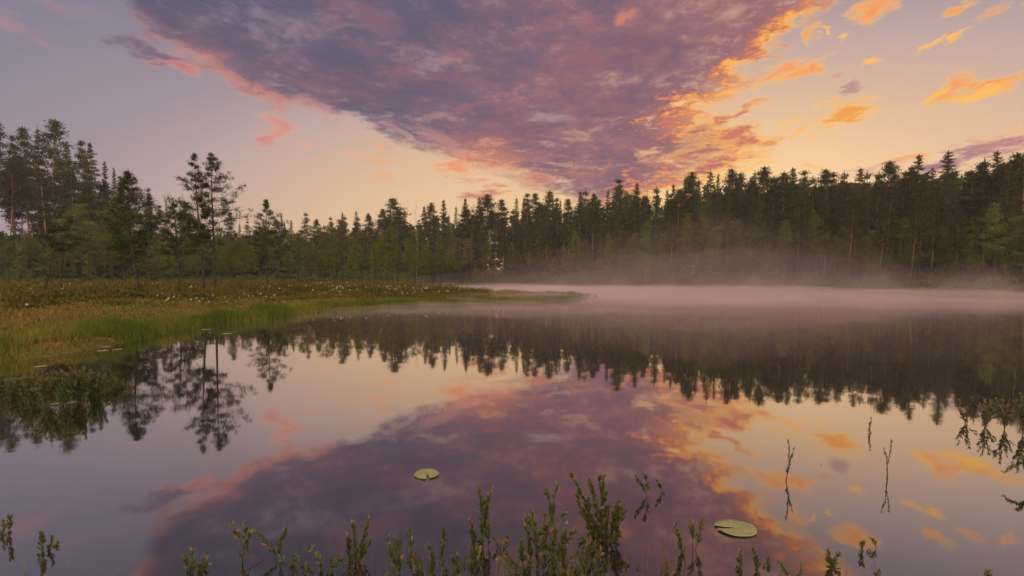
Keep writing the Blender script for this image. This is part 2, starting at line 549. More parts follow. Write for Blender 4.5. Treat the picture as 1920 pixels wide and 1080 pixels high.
M['spruce_bark'] = bark_mat('spruce_bark', (.055, .045, .04, 1), (.13, .105, .09, 1))
M['grey_wood'] = bark_mat('grey_wood', (.17, .155, .145, 1), (.32, .30, .28, 1))
M['twig'] = bark_mat('twig', (.06, .032, .025, 1), (.13, .075, .055, 1))
M['sedge'] = leaf_mat('sedge', [(0, (.055, .085, .012, 1)), (.45, (.125, .165, .022, 1)), (.8, (.24, .22, .04, 1)), (1, (.34, .22, .07, 1))], .35)
M['bog_plants'] = leaf_mat('bog_plants', [(0, (.09, .085, .022, 1)), (.35, (.16, .15, .032, 1)), (.6, (.25, .19, .045, 1)),
                                          (.8, (.33, .17, .045, 1)), (1, (.38, .12, .045, 1))], .3)
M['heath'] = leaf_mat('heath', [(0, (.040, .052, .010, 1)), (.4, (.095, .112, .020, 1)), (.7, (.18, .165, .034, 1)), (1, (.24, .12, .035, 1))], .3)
M['shrub_leaves'] = leaf_mat('shrub_leaves', [(0, (.024, .044, .009, 1)), (.45, (.066, .102, .018, 1)), (.7, (.13, .145, .028, 1)),
                                              (.85, (.24, .12, .035, 1)), (1, (.33, .09, .04, 1))], .3, .2, .45, .05)
M['cotton'] = leaf_mat('cotton', [(0, (.50, .48, .43, 1)), (1, (.80, .78, .72, 1))], .4, .5)


def lily_mat():
    m, b, out = new_mat('lily_leaf')
    tcn = b.new('ShaderNodeTexCoord')
    x, y, z = b.sep(tcn.outputs['Object'])
    ang = b.m('ARCTAN2', y, x)
    rr = b.v('LENGTH', tcn.outputs['Object'])
    vein = b.m('POWER', b.m('ABSOLUTE', b.m('SINE', b.m('MULTIPLY', ang, 11.0))), 0.35)
    n = b.noise(tcn.outputs['Object'], 22, 4, 0.6)
    c = b.mix(b.step(n, .35, .7), (.19, .20, .075, 1), (.29, .28, .115, 1))
    c = b.mix(b.m('MULTIPLY', b.m('SUBTRACT', 1.0, vein), .45), c, (.36, .34, .17, 1))
    c = b.mix(b.step(b.noise(tcn.outputs['Object'], 60, 2), .66, .72), c, (.16, .10, .05, 1))
    pb = b.new('ShaderNodeBsdfPrincipled')
    b.put(pb.inputs['Base Color'], c)
    pb.inputs['Roughness'].default_value = .45
    bp = b.new('ShaderNodeBump')
    bp.inputs['Strength'].default_value = .4
    bp.inputs['Distance'].default_value = .003
    b.put(bp.inputs['Height'], vein)
    b.l.new(bp.outputs[0], pb.inputs['Normal'])
    b.l.new(pb.outputs[0], out.inputs['Surface'])
    return m


def water_mat():
    m, b, out = new_mat('lake_water')
    tcn = b.new('ShaderNodeTexCoord')
    p = tcn.outputs['Object']
    n1 = b.noise(p, 1.3, 3, 0.5)
    n2 = b.noise(p, 0.25, 2, 0.5)
    bp = b.new('ShaderNodeBump')
    bp.inputs['Strength'].default_value = 1.0
    bp.inputs['Distance'].default_value = 1.0
    b.put(bp.inputs['Height'], b.m('ADD', b.m('MULTIPLY', n1, WATER_RIPPLE), b.m('MULTIPLY', n2, WATER_SWELL)))
    gl = b.new('ShaderNodeBsdfGlossy')
    gl.inputs['Roughness'].default_value = 0.03
    gl.inputs['Color'].default_value = (.96, .93, .91, 1)
    b.l.new(bp.outputs[0], gl.inputs['Normal'])
    df = b.new('ShaderNodeBsdfDiffuse')
    df.inputs['Color'].default_value = (.018, .014, .012, 1)
    fr = b.new('ShaderNodeFresnel')
    fr.inputs['IOR'].default_value = 1.33
    b.l.new(bp.outputs[0], fr.inputs['Normal'])
    f = b.curve(fr.outputs[0], [(0, .30), (.02, .28), (.06, .345), (.12, .50), (.22, .66), (.5, .82), (1, .96)], 0, 1, 0, 1)
    mx = b.new('ShaderNodeMixShader')
    b.put(mx.inputs[0], f)
    b.l.new(df.outputs[0], mx.inputs[1])
    b.l.new(gl.outputs[0], mx.inputs[2])
    b.l.new(mx.outputs[0], out.inputs['Surface'])
    return m


WATER_RIPPLE, WATER_SWELL = 0.0011, 0.003
M['lily'] = lily_mat()
M['water'] = water_mat()


def ground_mat():
    m, b, out = new_mat('bog_ground')
    tcn = b.new('ShaderNodeTexCoord')
    p = tcn.outputs['Object']
    n1 = b.noise(p, 0.35, 4, 0.6)
    n2 = b.noise(p, 1.7, 6, 0.65)
    n3 = b.noise(p, 14, 4, 0.6)
    c = b.mix(b.step(n1, .40, .60), (.085, .080, .022, 1), (.145, .125, .030, 1))
    c = b.mix(b.m('MULTIPLY', b.step(n2, .52, .64), .75), c, (.25, .13, .035, 1))
    c = b.mix(b.m('MULTIPLY', b.step(n2, .44, .34), .6), c, (.06, .085, .018, 1))
    c = b.mix(b.m('MULTIPLY', b.step(n3, .55, .40), .55), c, (.035, .03, .014, 1))
    df = b.new('ShaderNodeBsdfDiffuse')
    b.put(df.inputs['Color'], c)
    bp = b.new('ShaderNodeBump')
    bp.inputs['Distance'].default_value = .06
    b.put(bp.inputs['Height'], b.m('ADD', n2, b.m('MULTIPLY', n3, .3)))
    b.l.new(bp.outputs[0], df.inputs['Normal'])
    b.l.new(df.outputs[0], out.inputs['Surface'])
    return m


M['ground'] = ground_mat()


def volume_mat(name, dens, col, aniso):
    m, b, out = new_mat(name)
    pv = b.new('ShaderNodeVolumePrincipled')
    pv.inputs['Color'].default_value = (*col, 1)
    pv.inputs['Density'].default_value = dens
    pv.inputs['Anisotropy'].default_value = aniso
    b.l.new(pv.outputs[0], out.inputs['Volume'])
    return m


# ------------------------------------------------------------------ terrain
def wp(px, py):
    p = on_water(px, py)
    return (p.x, p.y)


LAKE = [(-30, 2.0), (-16, 1.9), (-7, 1.95), (-2, 1.9), (0, 1.75), (2, 1.8), (6, 1.9), (12, 1.7), (24, 0.5), (60, -2), (66, 18), (52, 33), (47.5, 46),
        (45.5, 55), (43.5, 63), (37, 71), (30, 80), (22, 91), (15, 101), (2, 110), (-8, 117), (-14, 120), (-13.5, 104),
        (-10, 84), (-6, 66), (-1, 55), (3.5, 48.5), wp(1085, 553.5), wp(1103, 558.5), wp(1075, 562.5), wp(1000, 566), wp(900, 570), wp(800, 573), wp(700, 578),
        wp(620, 583), wp(560, 588), wp(500, 597), wp(420, 603), wp(365, 606), wp(345, 617), wp(280, 627), wp(225, 640),
        wp(180, 657), wp(110, 667), wp(40, 674), wp(0, 678), wp(-120, 690), (-13, 7.0), (-18, 6), (-40, 5)]
LA = np.array(LAKE)


def sdist(x, y):
    """metres of land to the water's edge: + on land, - in the lake"""
    x = np.asarray(x, float)
    y = np.asarray(y, float)
    sh = x.shape
    x, y = x.ravel(), y.ravel()
    d = np.full(x.shape, 1e9)
    inside = np.zeros(x.shape, bool)
    n = len(LA)
    for i in range(n):
        ax, ay = LA[i]
        bx, by = LA[(i + 1) % n]
        ex, ey = bx - ax, by - ay
        t = np.clip(((x - ax) * ex + (y - ay) * ey) / (ex * ex + ey * ey), 0, 1)
        d = np.minimum(d, (x - ax - t * ex) ** 2 + (y - ay - t * ey) ** 2)
        c = ((ay > y) != (by > y)) & (x < ex * (y - ay) / (ey if ey else 1e-9) + ax)
        inside ^= c
    d = np.sqrt(d) * np.where(inside, -1, 1)
    j = .30 * np.sin(x * 1.7 + 1.3 * np.sin(y * .9)) + .22 * np.sin(y * 2.3 + x * .8) + .12 * np.sin(x * 5.1 - y * 3.7)
    sc_ = np.clip(np.hypot(x, y) / 22.0, .12, 2.2)
    return (d + j * sc_ * .85).reshape(sh)


def hum(x, y):
    return (.5 * np.sin(x * .9 + np.sin(y * .7) * 1.4) * np.sin(y * .8 + 1.1) + .3 * np.sin(x * 2.1 + 2) * np.sin(y * 1.9 + x * .3)
            + .15 * np.sin(x * 4.7 + y) * np.sin(y * 5.3))


def height(x, y, sd=None):
    x = np.asarray(x, float)
    y = np.asarray(y, float)
    if sd is None:
        sd = sdist(x, y)
    s = np.clip(sd, -3, None)
    h = np.where(s < 0, s * .45, .16 * (1 - np.exp(-np.maximum(s, 0) / .25)) + .50 * (1 - np.exp(-np.maximum(s, 0) / 9.0)))
    tip = 1 - .55 * np.clip((x + 14) / 16, 0, 1) * ((y > 30) & (y < 100))     # the point of the peninsula lies low
    h = np.where(s > 0, h * tip, h)
    h = h + np.where(s > 0, hum(x, y) * .10 * np.clip(s / 1.5, 0, 1) * tip, 0)
    far = np.clip((np.hypot(x, y) - 75) / 60, 0, 1) * np.clip((s - 4) / 30, 0, 1)
    h = h + far * 4.0
    near = (y < 4) & (s > 0)
    return np.where(near, np.minimum(h, .22), h)


def build_ground():
    g = np.linspace(-1, 1, 420)
    xs = 300 * np.sinh(g * 3.6) / math.sinh(3.6)
    g2 = np.linspace(0, 1, 420)
    ys = -40 + 0 * g2
    t = np.linspace(-1.35, 3.6, 420)
    ys = 8 + 300 * np.sinh(t) / math.sinh(3.6)
    X, Y = np.meshgrid(xs, ys)
    Z = height(X, Y)
    nx, ny = len(xs), len(ys)
    V = np.stack([X, Y, Z], -1).reshape(-1, 3)
    i = np.arange(nx - 1)[None, :] + np.arange(ny - 1)[:, None] * nx
    i = i.ravel()[:, None]
    mb = MB()
    mb.add(V, i + [0, 1, 1 + nx, nx])
    o = mb.build('ground', M['ground'], smooth=True)
    tag(o, kind='structure')
    return o


ground = build_ground()
wm = MB()
wm.add([(-75, -20, 0), (90, -20, 0), (90, 135, 0), (-75, 135, 0)], [(0, 1, 2, 3)])
tag(wm.build('lake_water', M['water']), kind='structure')


# ------------------------------------------------------------------ trees
def profile(kind, t, rng):
    if kind == 'spruce':
        return (.04 + .96 * (1 - t) ** .9) * rng.uniform(.62, 1.15)
    if kind == 'pine':
        return (.30 + .75 * math.sin(math.pi * min(1, t * .72 + .22)) ** 1.2) * (1.04 - t ** 2.4) * rng.uniform(.45, 1.15)
    return (.35 + .65 * math.sin(math.pi * (t * .8 + .12))) * rng.uniform(.6, 1.1)


def make_tree(name, kind, h, cs, spread, seed, nbr, clump, leaf, mats, trunk_r=.16, lean=.3, lop=0.0, droop=0.0, up=0.35,
              dead=0, twigs=0, needle_w=.33, sides=6, gap=0.0, lop_dir=0.0, flat=.45):
    """kind: shape of the crown; cs: where the crown starts (share of height); clump: (clumps per branch, leaves per clump, radius)"""
    rng = np.random.default_rng(seed)
    root = empty(name)
    zz = np.linspace(-.6, h, 12)
    ph = rng.uniform(0, 6.28, 2)
    tx = lean * np.sin(zz / h * 2.6 + ph[0]) - lean * math.sin(ph[0])
    ty = lean * .6 * np.sin(zz / h * 3.1 + ph[1]) - lean * .6 * math.sin(ph[1])
    path = np.stack([tx, ty, zz], 1)
    tr = MB()
    rad = trunk_r * (1 - np.clip(zz / h, 0, 1) * .88)
    rad[0] = trunk_r * 1.35
    rad[1] *= 1.08
    tr.tube(path, rad, sides)
    cr = MB()

    def trunk_at(z):
        return np.array([np.interp(z, zz, tx), np.interp(z, zz, ty), z])

    nc, nl, cr_r = clump
    az0 = rng.uniform(0, 6.28)
    for i in range(nbr):
        t = (i + rng.uniform(0, .9)) / nbr
        if gap and rng.uniform() < gap:
            continue
        z = h * (cs + (1 - cs) * t) - .02 * h
        a = az0 + i * 2.39996 + rng.normal() * .35
        L = spread * profile(kind, t, rng)
        if lop:
            L *= 1 + lop * math.cos(a - lop_dir)
        rise = up * (0.3 + t) if kind != 'spruce' else (-.30 + .75 * t)
        d = unit(np.array([math.cos(a), math.sin(a), rise + rng.normal() * .12]))
        b0 = trunk_at(z)
        s = np.linspace(0, 1, 5)
        pts = b0 + d * (L * s)[:, None]
        pts[:, 2] += -droop * L * s ** 2 + (.12 * L * s ** 3 if kind == 'spruce' else 0)
        r0 = max(.02, trunk_r * (1 - t * .8) * .28)
        tr.tube(pts, r0 * (1 - s * .8), 3)
        first = .12 if kind == 'spruce' else .38
        for k in range(nc):
            u = first + (1 - first) * (k + rng.uniform(.2, 1)) / nc
            pc = b0 + d * L * u
            pc[2] += -droop * L * u ** 2 + (.12 * L * u ** 3 if kind == 'spruce' else 0)
            side = unit(np.cross(d, [0, 0, 1]))
            pc = pc + side * rng.normal() * .26 * L * (u if kind != 'spruce' else (1.15 - u)) + np.array([0, 0, rng.normal() * .05 * L])
            if twigs:
                tr.tube(np.stack([b0 + d * L * max(0, u - .22) + [0, 0, -droop * L * max(0, u - .22) ** 2], pc]), [r0 * .35, r0 * .15], 3)
            rr = cr_r * rng.uniform(.65, 1.25) * ((1.15 - .85 * t) if kind == 'spruce' else (1.1 - .4 * t))
            n = int(nl * rng.uniform(.7, 1.3) * (1.1 - .45 * t))
            off = rng.normal(size=(n, 3)) * rr * .5
            off[:, 2] *= flat
            Pn = pc + off
            Dn = unit(off * .9 + d * .5 + rng.normal(size=(n, 3)) * .55 + np.array([0, 0, .25 if kind != 'spruce' else -.15]))
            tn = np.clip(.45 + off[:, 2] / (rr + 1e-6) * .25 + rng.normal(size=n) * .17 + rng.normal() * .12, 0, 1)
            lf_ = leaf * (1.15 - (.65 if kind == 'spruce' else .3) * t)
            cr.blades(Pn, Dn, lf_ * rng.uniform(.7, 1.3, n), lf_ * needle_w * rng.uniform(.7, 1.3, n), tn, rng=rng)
    # leader
    n = int(nl * 1.6)
    zt = (1.0 - (.08 if kind == 'spruce' else .05) * rng.uniform(0, 1, n)) * h
    base = np.stack([np.interp(zt, zz, tx), np.interp(zt, zz, ty), zt], 1)
    cr.blades(base, unit(rng.normal(size=(n, 3)) * .8 + np.array([0, 0, .6])), leaf * (.25 + 9 * (1 - zt / h)).clip(.3, 1), leaf * needle_w * .8, rng.uniform(.3, .7, n), rng=rng)
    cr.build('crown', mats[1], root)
    if dead:
        for i in range(dead):
            db = MB() if h > 7.01 else tr
            z = h * rng.uniform(.18, cs + .05)
            a = rng.uniform(0, 6.28)
            L = spread * rng.uniform(.25, .75)
            s = np.linspace(0, 1, 6)
            d = np.array([math.cos(a), math.sin(a), rng.uniform(-.35, .2)])
            pts = trunk_at(z) + d * (L * s)[:, None]
            pts[:, 2] -= .35 * L * s ** 2 - .12 * L * s ** 4
            pts += np.cumsum(rng.normal(size=(6, 3)) * .02 * L, 0)
            db.tube(pts, .022 * (1 - s * .75), 3)
            for q in range(3):
                k = rng.integers(2, 5)
                e = pts[k] + np.array([rng.normal(), rng.normal(), rng.normal() * .4 - .1]) * .22 * L
                db.tube(np.stack([pts[k], e]), [.010, .004], 3)
            if db is not tr:
                db.build('dead_branch', M['grey_wood'], root)
    tr.build('trunk', mats[0], root)
    return root


def make_snag(name, h, seed, r=.14):
    rng = np.random.default_rng(seed)
    root = empty(name)
    zz = np.linspace(-.5, h, 9)
    path = np.stack([.15 * np.sin(zz * .5), .1 * np.cos(zz * .4), zz], 1)
    tr = MB()
    tr.tube(path, r * (1 - np.clip(zz / h, 0, 1) * .85), 6)
    db = tr
    for i in range(26):
        z = h * rng.uniform(.35, .97)
        a = rng.uniform(0, 6.28)
        L = rng.uniform(.4, 1.5) * (1.1 - z / h * .6)
        s = np.linspace(0, 1, 4)
        pts = np.array([.15 * math.sin(z * .5), .1 * math.cos(z * .4), z]) + np.array([math.cos(a), math.sin(a), .15]) * (L * s)[:, None]
        pts[:, 2] -= .3 * L * s ** 2
        db.tube(pts, .035 * (1 - s * .7), 3)
    tr.build('trunk', M['grey_wood'], root)
    return root


PB, NBK, SB = M['pine_bark'], M['near_bark'], M['spruce_bark']
PN, SN, YN, BL = M['pine_needles'], M['spruce_needles'], M['young_needles'], M['birch_leaves']
# prototypes, all 20 m tall unless noted; scaled to the height each tree has
protos = {
    'pine': [make_tree('pine_tree', 'pine', 20, .50, 2.5, 11, 34, (5, 30, 1.0), .42, (PB, PN), .17, .5, .15, .05, twigs=1, gap=.08),
             make_tree('pine_tree', 'pine', 20, .40, 2.2, 12, 40, (5, 28, .95), .40, (PB, PN), .16, .3, .1, .08, twigs=1, gap=.12),
             make_tree('pine_tree', 'pine', 20, .56, 2.9, 13, 32, (6, 30, 1.05), .42, (PB, PN), .18, .6, .25, .0, up=.5, twigs=1, gap=.1),
             make_tree('pine_tree', 'pine', 20, .45, 2.0, 14, 36, (4, 30, .9), .40, (PB, PN), .15, .4, .3, .12, twigs=1, gap=.18)],
    'spruce': [make_tree('spruce_tree', 'spruce', 20, .16, 2.7, 21, 84, (6, 20, .60), .36, (SB, SN), .17, .1, 0, .12, gap=.05),
               make_tree('spruce_tree', 'spruce', 20, .28, 2.2, 22, 74, (5, 20, .56), .34, (SB, SN), .16, .15, .1, .15, gap=.1),
               make_tree('spruce_tree', 'spruce', 20, .10, 3.3, 23, 90, (7, 20, .66), .38, (SB, SN), .19, .1, 0, .10, gap=.04)],
    'young': [make_tree('young_pine', 'pine', 7, .44, 1.35, 31, 26, (5, 24, .44), .20, (NBK, YN), .075, .25, .15, .0, up=.6, twigs=1, dead=5),
              make_tree('young_pine', 'pine', 7, .50, 1.2, 32, 24, (5, 22, .42), .20, (NBK, YN), .07, .3, .2, .0, up=.55, twigs=1, dead=6),
              make_tree('young_pine', 'round', 7, .34, 1.25, 33, 28, (5, 22, .44), .20, (NBK, YN), .07, .2, .1, .0, up=.7, twigs=1, dead=3)],
    'birch': [make_tree('birch_tree', 'round', 10, .35, 1.5, 41, 30, (5, 30, .6), .22, (M['grey_wood'], BL), .07, .3, .1, .05, up=.8, twigs=1, needle_w=.7, flat=.9)],
    'snag': [make_snag('dead_tree', 20, 51), make_snag('dead_tree', 20, 52, .11)],
}
BASE_H = {'pine': 20, 'spruce': 20, 'young': 7, 'birch': 10, 'snag': 20}
used = set()
trng = random.Random(5)


def plant(kind, px, topy, depth, label, group, wide=1.0, var=None, dx=None):
    """a copy of a prototype standing at column px and depth, its top reaching row topy"""
    i = trng.randrange(len(protos[kind])) if var is None else var
    proto = protos[kind][i]
    p = at(px, depth, 1.0)
    g = float(height(p.x, p.y)) - .05
    h = max(1.2, z_at(topy, depth) - g)
    s = h / BASE_H[kind]
    o = proto if (kind, i) not in used else copy_tree(proto)
    used.add((kind, i))
    o.location = (p.x, p.y, g)
    ws = s * wide * (1.0 if h > 12 or kind in ('young', 'birch') else 1.15)
    o.scale = (ws, ws, s)
    o.rotation_euler = (0, 0, trng.uniform(0, 6.28))
    tag(o, label, {'pine': 'pine tree', 'spruce': 'spruce tree', 'young': 'pine tree', 'birch': 'birch tree', 'snag': 'dead tree'}[kind], group)
    return o


def interp(x, pts):
    return float(np.interp(x, [p[0] for p in pts], [p[1] for p in pts]))


ROW = [(-200, 78), (180, 84), (300, 95), (450, 112), (850, 128), (1000, 126), (1100, 118), (1280, 100), (1600, 82), (1920, 64), (2100, 56)]
SKY = [  # px, row of the top, kind, width
    (-20, 236, 'pine', .8), (6, 222, 'pine', .8), (30, 252, 'pine', .65), (55, 236, 'pine', .75), (78, 234, 'spruce', .7), (111, 219, 'pine', .95), (134, 262, 'spruce', .75), (158, 261, 'pine', .75),
    (182, 266, 'spruce', .9), (168, 288, 'spruce', .8), (203, 300, 'spruce', .7), (221, 312, 'spruce', .6), (236, 330, 'pine', .6), (286, 352, 'pine', .6), (318, 372, 'spruce', .6), (352, 378, 'pine', .6),
    (432, 396, 'pine', .8), (452, 418, 'spruce', .6), (470, 412, 'pine', .6), (530, 400, 'spruce', .8), (547, 412, 'spruce', .8), (572, 397, 'pine', .9), (600, 410, 'pine', .8), (618, 405, 'pine', .8), (643, 397, 'spruce', .8),
    (668, 393, 'spruce', .8), (690, 400, 'pine', .8), (714, 391, 'pine', .7), (740, 371, 'pine', 1.25), (762, 392, 'spruce', .8), (798, 386, 'spruce', .9), (815, 378, 'pine', .8), (832, 373, 'spruce', .9),
    (856, 385, 'spruce', .7), (875, 371, 'spruce', .9), (899, 368, 'spruce', .9), (926, 364, 'pine', 1.1), (944, 372, 'pine', .8), (966, 368, 'spruce', .8), (985, 362, 'pine', .9), (1004, 361, 'pine', .8), (1033, 356, 'pine', .9),
    (1052, 372, 'spruce', .6), (1085, 357, 'spruce', 1.), (1102, 355, 'pine', .9), (1136, 354, 'spruce', .8), (1163, 336, 'pine', 1.), (1190, 341, 'spruce', .9), (1224, 350, 'pine', .9), (1246, 352, 'spruce', .7),
    (1262, 344, 'spruce', .7), (1284, 329, 'spruce', .8), (1306, 320, 'pine', .8), (1334, 316, 'spruce', 1.1), (1358, 315, 'pine', .8), (1378, 334, 'spruce', .8), (1396, 322, 'pine', .8), (1414, 318, 'spruce', .7), (1443, 310, 'pine', .9),
    (1478, 313, 'spruce', 1.15), (1508, 318, 'pine', .9), (1532, 316, 'pine', .9), (1556, 324, 'pine', .9), (1580, 318, 'pine', .9), (1604, 314, 'spruce', .9), (1624, 318, 'pine', .8), (1646, 304, 'pine', .9), (1668, 326, 'pine', .9),
    (1688, 322, 'pine', .8), (1711, 289, 'spruce', .95), (1742, 312, 'spruce', .8), (1774, 281, 'spruce', 1.35), (1802, 320, 'pine', .9), (1831, 304, 'spruce', 1.), (1862, 280, 'spruce', .9), (1890, 284, 'pine', 1.), (1914, 272, 'pine', .9),
    (1940, 280, 'spruce', 1.1), (1965, 270, 'pine', 1.)]
MARKS = [(-999, 'at the left edge of the lake woods'), (235, 'behind the lone pines on the bog'), (500, 'behind the bog pines left of centre'),
         (700, 'around the broad-crowned pine'), (850, 'behind the tip of the grassy spit'), (1060, 'below the tip of the big cloud'),
         (1260, 'under the gold edge of the cloud'), (1440, 'beside the glowing gap in the treeline'), (1640, 'left of the widest spruce'), (1790, 'at the right edge beyond the mist')]


def where(px):
    w = MARKS[0][1]
    for a, b in MARKS:
        if px >= a:
            w = b
    return w


SPECIAL = {111: 'tallest pine of the dark stand on the left, ragged crown above the rest', 740: 'broad round-crowned pine standing clear of the far treeline left of centre',
           1163: 'pine with a round tufted top rising over the treeline beside the cloud tip', 1774: 'widest and darkest spruce of the right treeline, a full cone',
           1711: 'slim pointed spruce standing just left of the widest spruce', 1862: 'pointed spruce rising between the widest spruce and the right edge',
           1478: 'blunt dense spruce column right of the glowing tree gap', 1334: 'dark double-width spruce beside the glow at the foot of the cloud',
           1443: 'bushy-topped pine standing tall left of the blunt spruce column', 221: 'short slender spruce stepping down from the dark left stand'}
for px, ty, kd, wd in SKY:
    dep = interp(px, ROW) + trng.uniform(-2, 2)
    lab = SPECIAL.get(px) or ('dark tall %s in the skyline row %s' % (kd, where(px)))
    grp = None if px in SPECIAL else 'skyline %ss %s' % (kd, where(px))
    plant(kd, px, ty, dep, lab, grp, wd * (1.15 if kd == 'pine' else 1.38) * (.85 if px < 330 else 1))


def skyline(px):
    return interp(px, [(a, b) for a, b, *_ in SKY])


for px, ty in [(-8, 290), (18, 300), (44, 285), (66, 300), (92, 292), (100, 330), (122, 300), (146, 312), (172, 330), (196, 345), (30, 345), (84, 352), (214, 340), (242, 352), (160, 350), (276, 372), (302, 384)]:
    plant('pine', px, ty, interp(px, ROW) + trng.uniform(-6, 5), 'slim bare-stemmed pine among the dark stand on the left', 'slim pines of the left stand', .9)

# second row, just in front and a little lower
px = 232.0
while px < 1950:
    if not (330 < px < 520 and trng.random() < .5):
        kd = trng.choice(['pine', 'pine', 'spruce'])
        ty = skyline(px) + trng.uniform(3, 34)
        if px < 330:
            ty = skyline(px) + trng.uniform(30, 100)
        dep = interp(px, ROW) - trng.uniform(4, 9)
        plant(kd, px, ty, dep, 'mid-height %s half hidden among trunks %s' % (kd, where(px)), 'second-row %ss %s' % (kd, where(px)), trng.uniform(.75, 1.0))
    px += trng.uniform(14, 24)
# third row: lower, closer to the shore
px = 860.0
while px < 1950:
    dep = interp(px, ROW) - trng.uniform(10, 14)
    ty = interp(px, [(860, 450), (1100, 430), (1300, 400), (1500, 410), (1650, 425), (1780, 395), (1920, 400)]) + trng.uniform(-22, 50)
    plant('young', px, ty, dep, 'olive green shore pine lit from the sky %s' % where(px), 'olive shore pines %s' % where(px), trng.uniform(.6, .95))
    px += trng.uniform(15, 27)
px = 905.0
while px < 1940:
    plant('pine', px, interp(px, [(900, 425), (1300, 385), (1900, 370)]) + trng.uniform(-18, 24), interp(px, ROW) - trng.uniform(11, 15),
          'slender shore pine with a bare pale trunk %s' % where(px), 'bare-trunked shore pines %s' % where(px), .62, var=trng.choice([0, 2]))
    px += trng.uniform(34, 62)
# low olive pines in front of the left stand
for px, ty, dep in [(-25, 440, 58), (18, 452, 52), (60, 440, 60), (100, 462, 48), (140, 446, 56), (178, 428, 60), (205, 452, 50), (232, 440, 62), (262, 462, 52),
                    (300, 440, 64), (322, 466, 55), (352, 448, 66), (372, 470, 58), (415, 462, 66), (438, 450, 62), (462, 470, 58), (150, 380, 66), (212, 372, 66), (40, 480, 44), (168, 490, 42), (290, 486, 44)]:
    plant('young', px, ty, dep, 'low olive pine at the foot of the dark left stand', 'olive pines below the left stand', 1.15)
# the open stand of bog pines between the lone pines and the spit
for px, ty, dep in [(452, 446, 52), (478, 462, 58), (520, 442, 60), (542, 468, 56), (560, 430, 62), (585, 452, 58), (607, 425, 60), (618, 460, 55), (630, 440, 66), (642, 412, 60), (662, 448, 56),
                    (680, 436, 64), (700, 455, 52), (716, 440, 58), (738, 425, 60), (745, 462, 50), (764, 446, 66), (780, 432, 54), (800, 458, 58), (812, 470, 52), (826, 448, 56), (845, 462, 60),
                    (655, 470, 48), (598, 474, 48), (726, 474, 46), (775, 476, 47)]:
    plant('young', px, ty, dep, 'small bog pine with thin dark trunk in the stand behind the grassy spit', 'bog pines behind the spit', .95)
# trees with a look of their own
plant('birch', 1211, 418, 92, 'bright yellow-green birch standing out of the dark shore trees', None, .8)
plant('young', 1143, 436, 98, 'slim dull olive pine left of the bright birch', None, .7)

for px, ty, dep, lab in [(1212, 334, 103, 'thin bare dead tree whose tip pokes above the treeline near the cloud'), 
                         (1163, 398, 104, 'grey leafless tree beside the slim dull pine'), (1545, 395, 76, 'pair-wide grey snag right of the blunt spruce column'),
                         (782, 372, 112, 'spindly dead tree right of the broad-crowned pine'), (315, 368, 70, 'bare dead top between two near bog pines')]:
    plant('snag', px, ty, dep, lab, None, .8)

# the near pines on the bog, each modelled on its own
near = [
    ('slender bog pine with ragged open crown, left one of the tall pair', 384, 285, 29.5, dict(cs=.40, spread=1.25, seed=71, nbr=36, lop=.35, lop_dir=3.1, lean=.22, gap=.15)),
    ('tall bare-stemmed pine with a wide right side, right one of the tall pair', 404, 284, 30.5, dict(cs=.45, spread=1.75, seed=78, nbr=36, lop=.55, lop_dir=0.0, lean=.05, gap=.18)),
    ('bushy bog pine with leaning trunk and grey dead lower limbs', 262, 322, 26.5, dict(cs=.38, spread=1.75, seed=73, nbr=44, lop=.25, lop_dir=.2, lean=.25, dead=22)),
    ('small pine standing alone right of the tall pair', 501, 372, 44, dict(cs=.32, spread=2.0, seed=74, nbr=44, lop=.1, lean=.04, gap=.12, dead=5)),
    ('flat-topped bog pine just left of the tall pair', 337, 378, 34, dict(cs=.42, spread=1.6, seed=75, nbr=30, lop=.2, lop_dir=.5, lean=.1, gap=.1, dead=8)),
    ('crooked thin pine leaning over the cotton grass at far left', 80, 418, 25, dict(cs=.62, spread=.7, seed=76, nbr=8, lop=.2, lean=.35, gap=.25, dead=12)),
    ('pale curved pine trunk beside the crooked thin pine', 116, 405, 29, dict(cs=.62, spread=.7, seed=77, nbr=9, lop=.2, lean=.30, gap=.25, dead=12)),
    ('short dark-stemmed pine behind the bushy bog pine', 234, 440, 38, dict(cs=.4, spread=1.0, seed=79, nbr=24, lop=.1, lean=.06, gap=.1, dead=6)),
]
for lab, px, ty, dep, kw in near:
    p = at(px, dep, .7)
    g = float(height(p.x, p.y)) - .04
    h = z_at(ty, dep) - g
    o = make_tree('pine_tree', 'pine', h, mats=(NBK, PN), clump=(8, 34, .22), leaf=.15, flat=.8, trunk_r=.085 if h > 5 else .06, needle_w=.20, twigs=1, up=.40, droop=-.06, **kw)
    o.location = (p.x, p.y, g)
    tag(o, lab, 'pine tree')


def drop_tree(o):
    for ch in list(o.children):
        drop_tree(ch)
    bpy.data.objects.remove(o)


for k, lst in protos.items():
    for i, o in enumerate(lst):
        if (k, i) not in used:
            drop_tree(o)

# ------------------------------------------------------------------ ground cover nobody could count
rg = np.random.default_rng(99)


def scatter(n, x0, x1, y0, y1, ok, pw=1.0):
    X, Y, S = [], [], []
    tot = 0
    for _ in range(60):
        x = rg.uniform(x0, x1, n)
        y = y0 + (y1 - y0) * rg.uniform(0, 1, n) ** pw
        vis = (np.abs(x) < y * 1.12 + 3)
        x, y = x[vis], y[vis]
        s = sdist(x, y)
        k = ok(x, y, s)
        X.append(x[k])
        Y.append(y[k])
        S.append(s[k])
        tot += int(k.sum())
        if tot >= n:
            break
    return np.concatenate(X)[:n], np.concatenate(Y)[:n], np.concatenate(S)[:n]


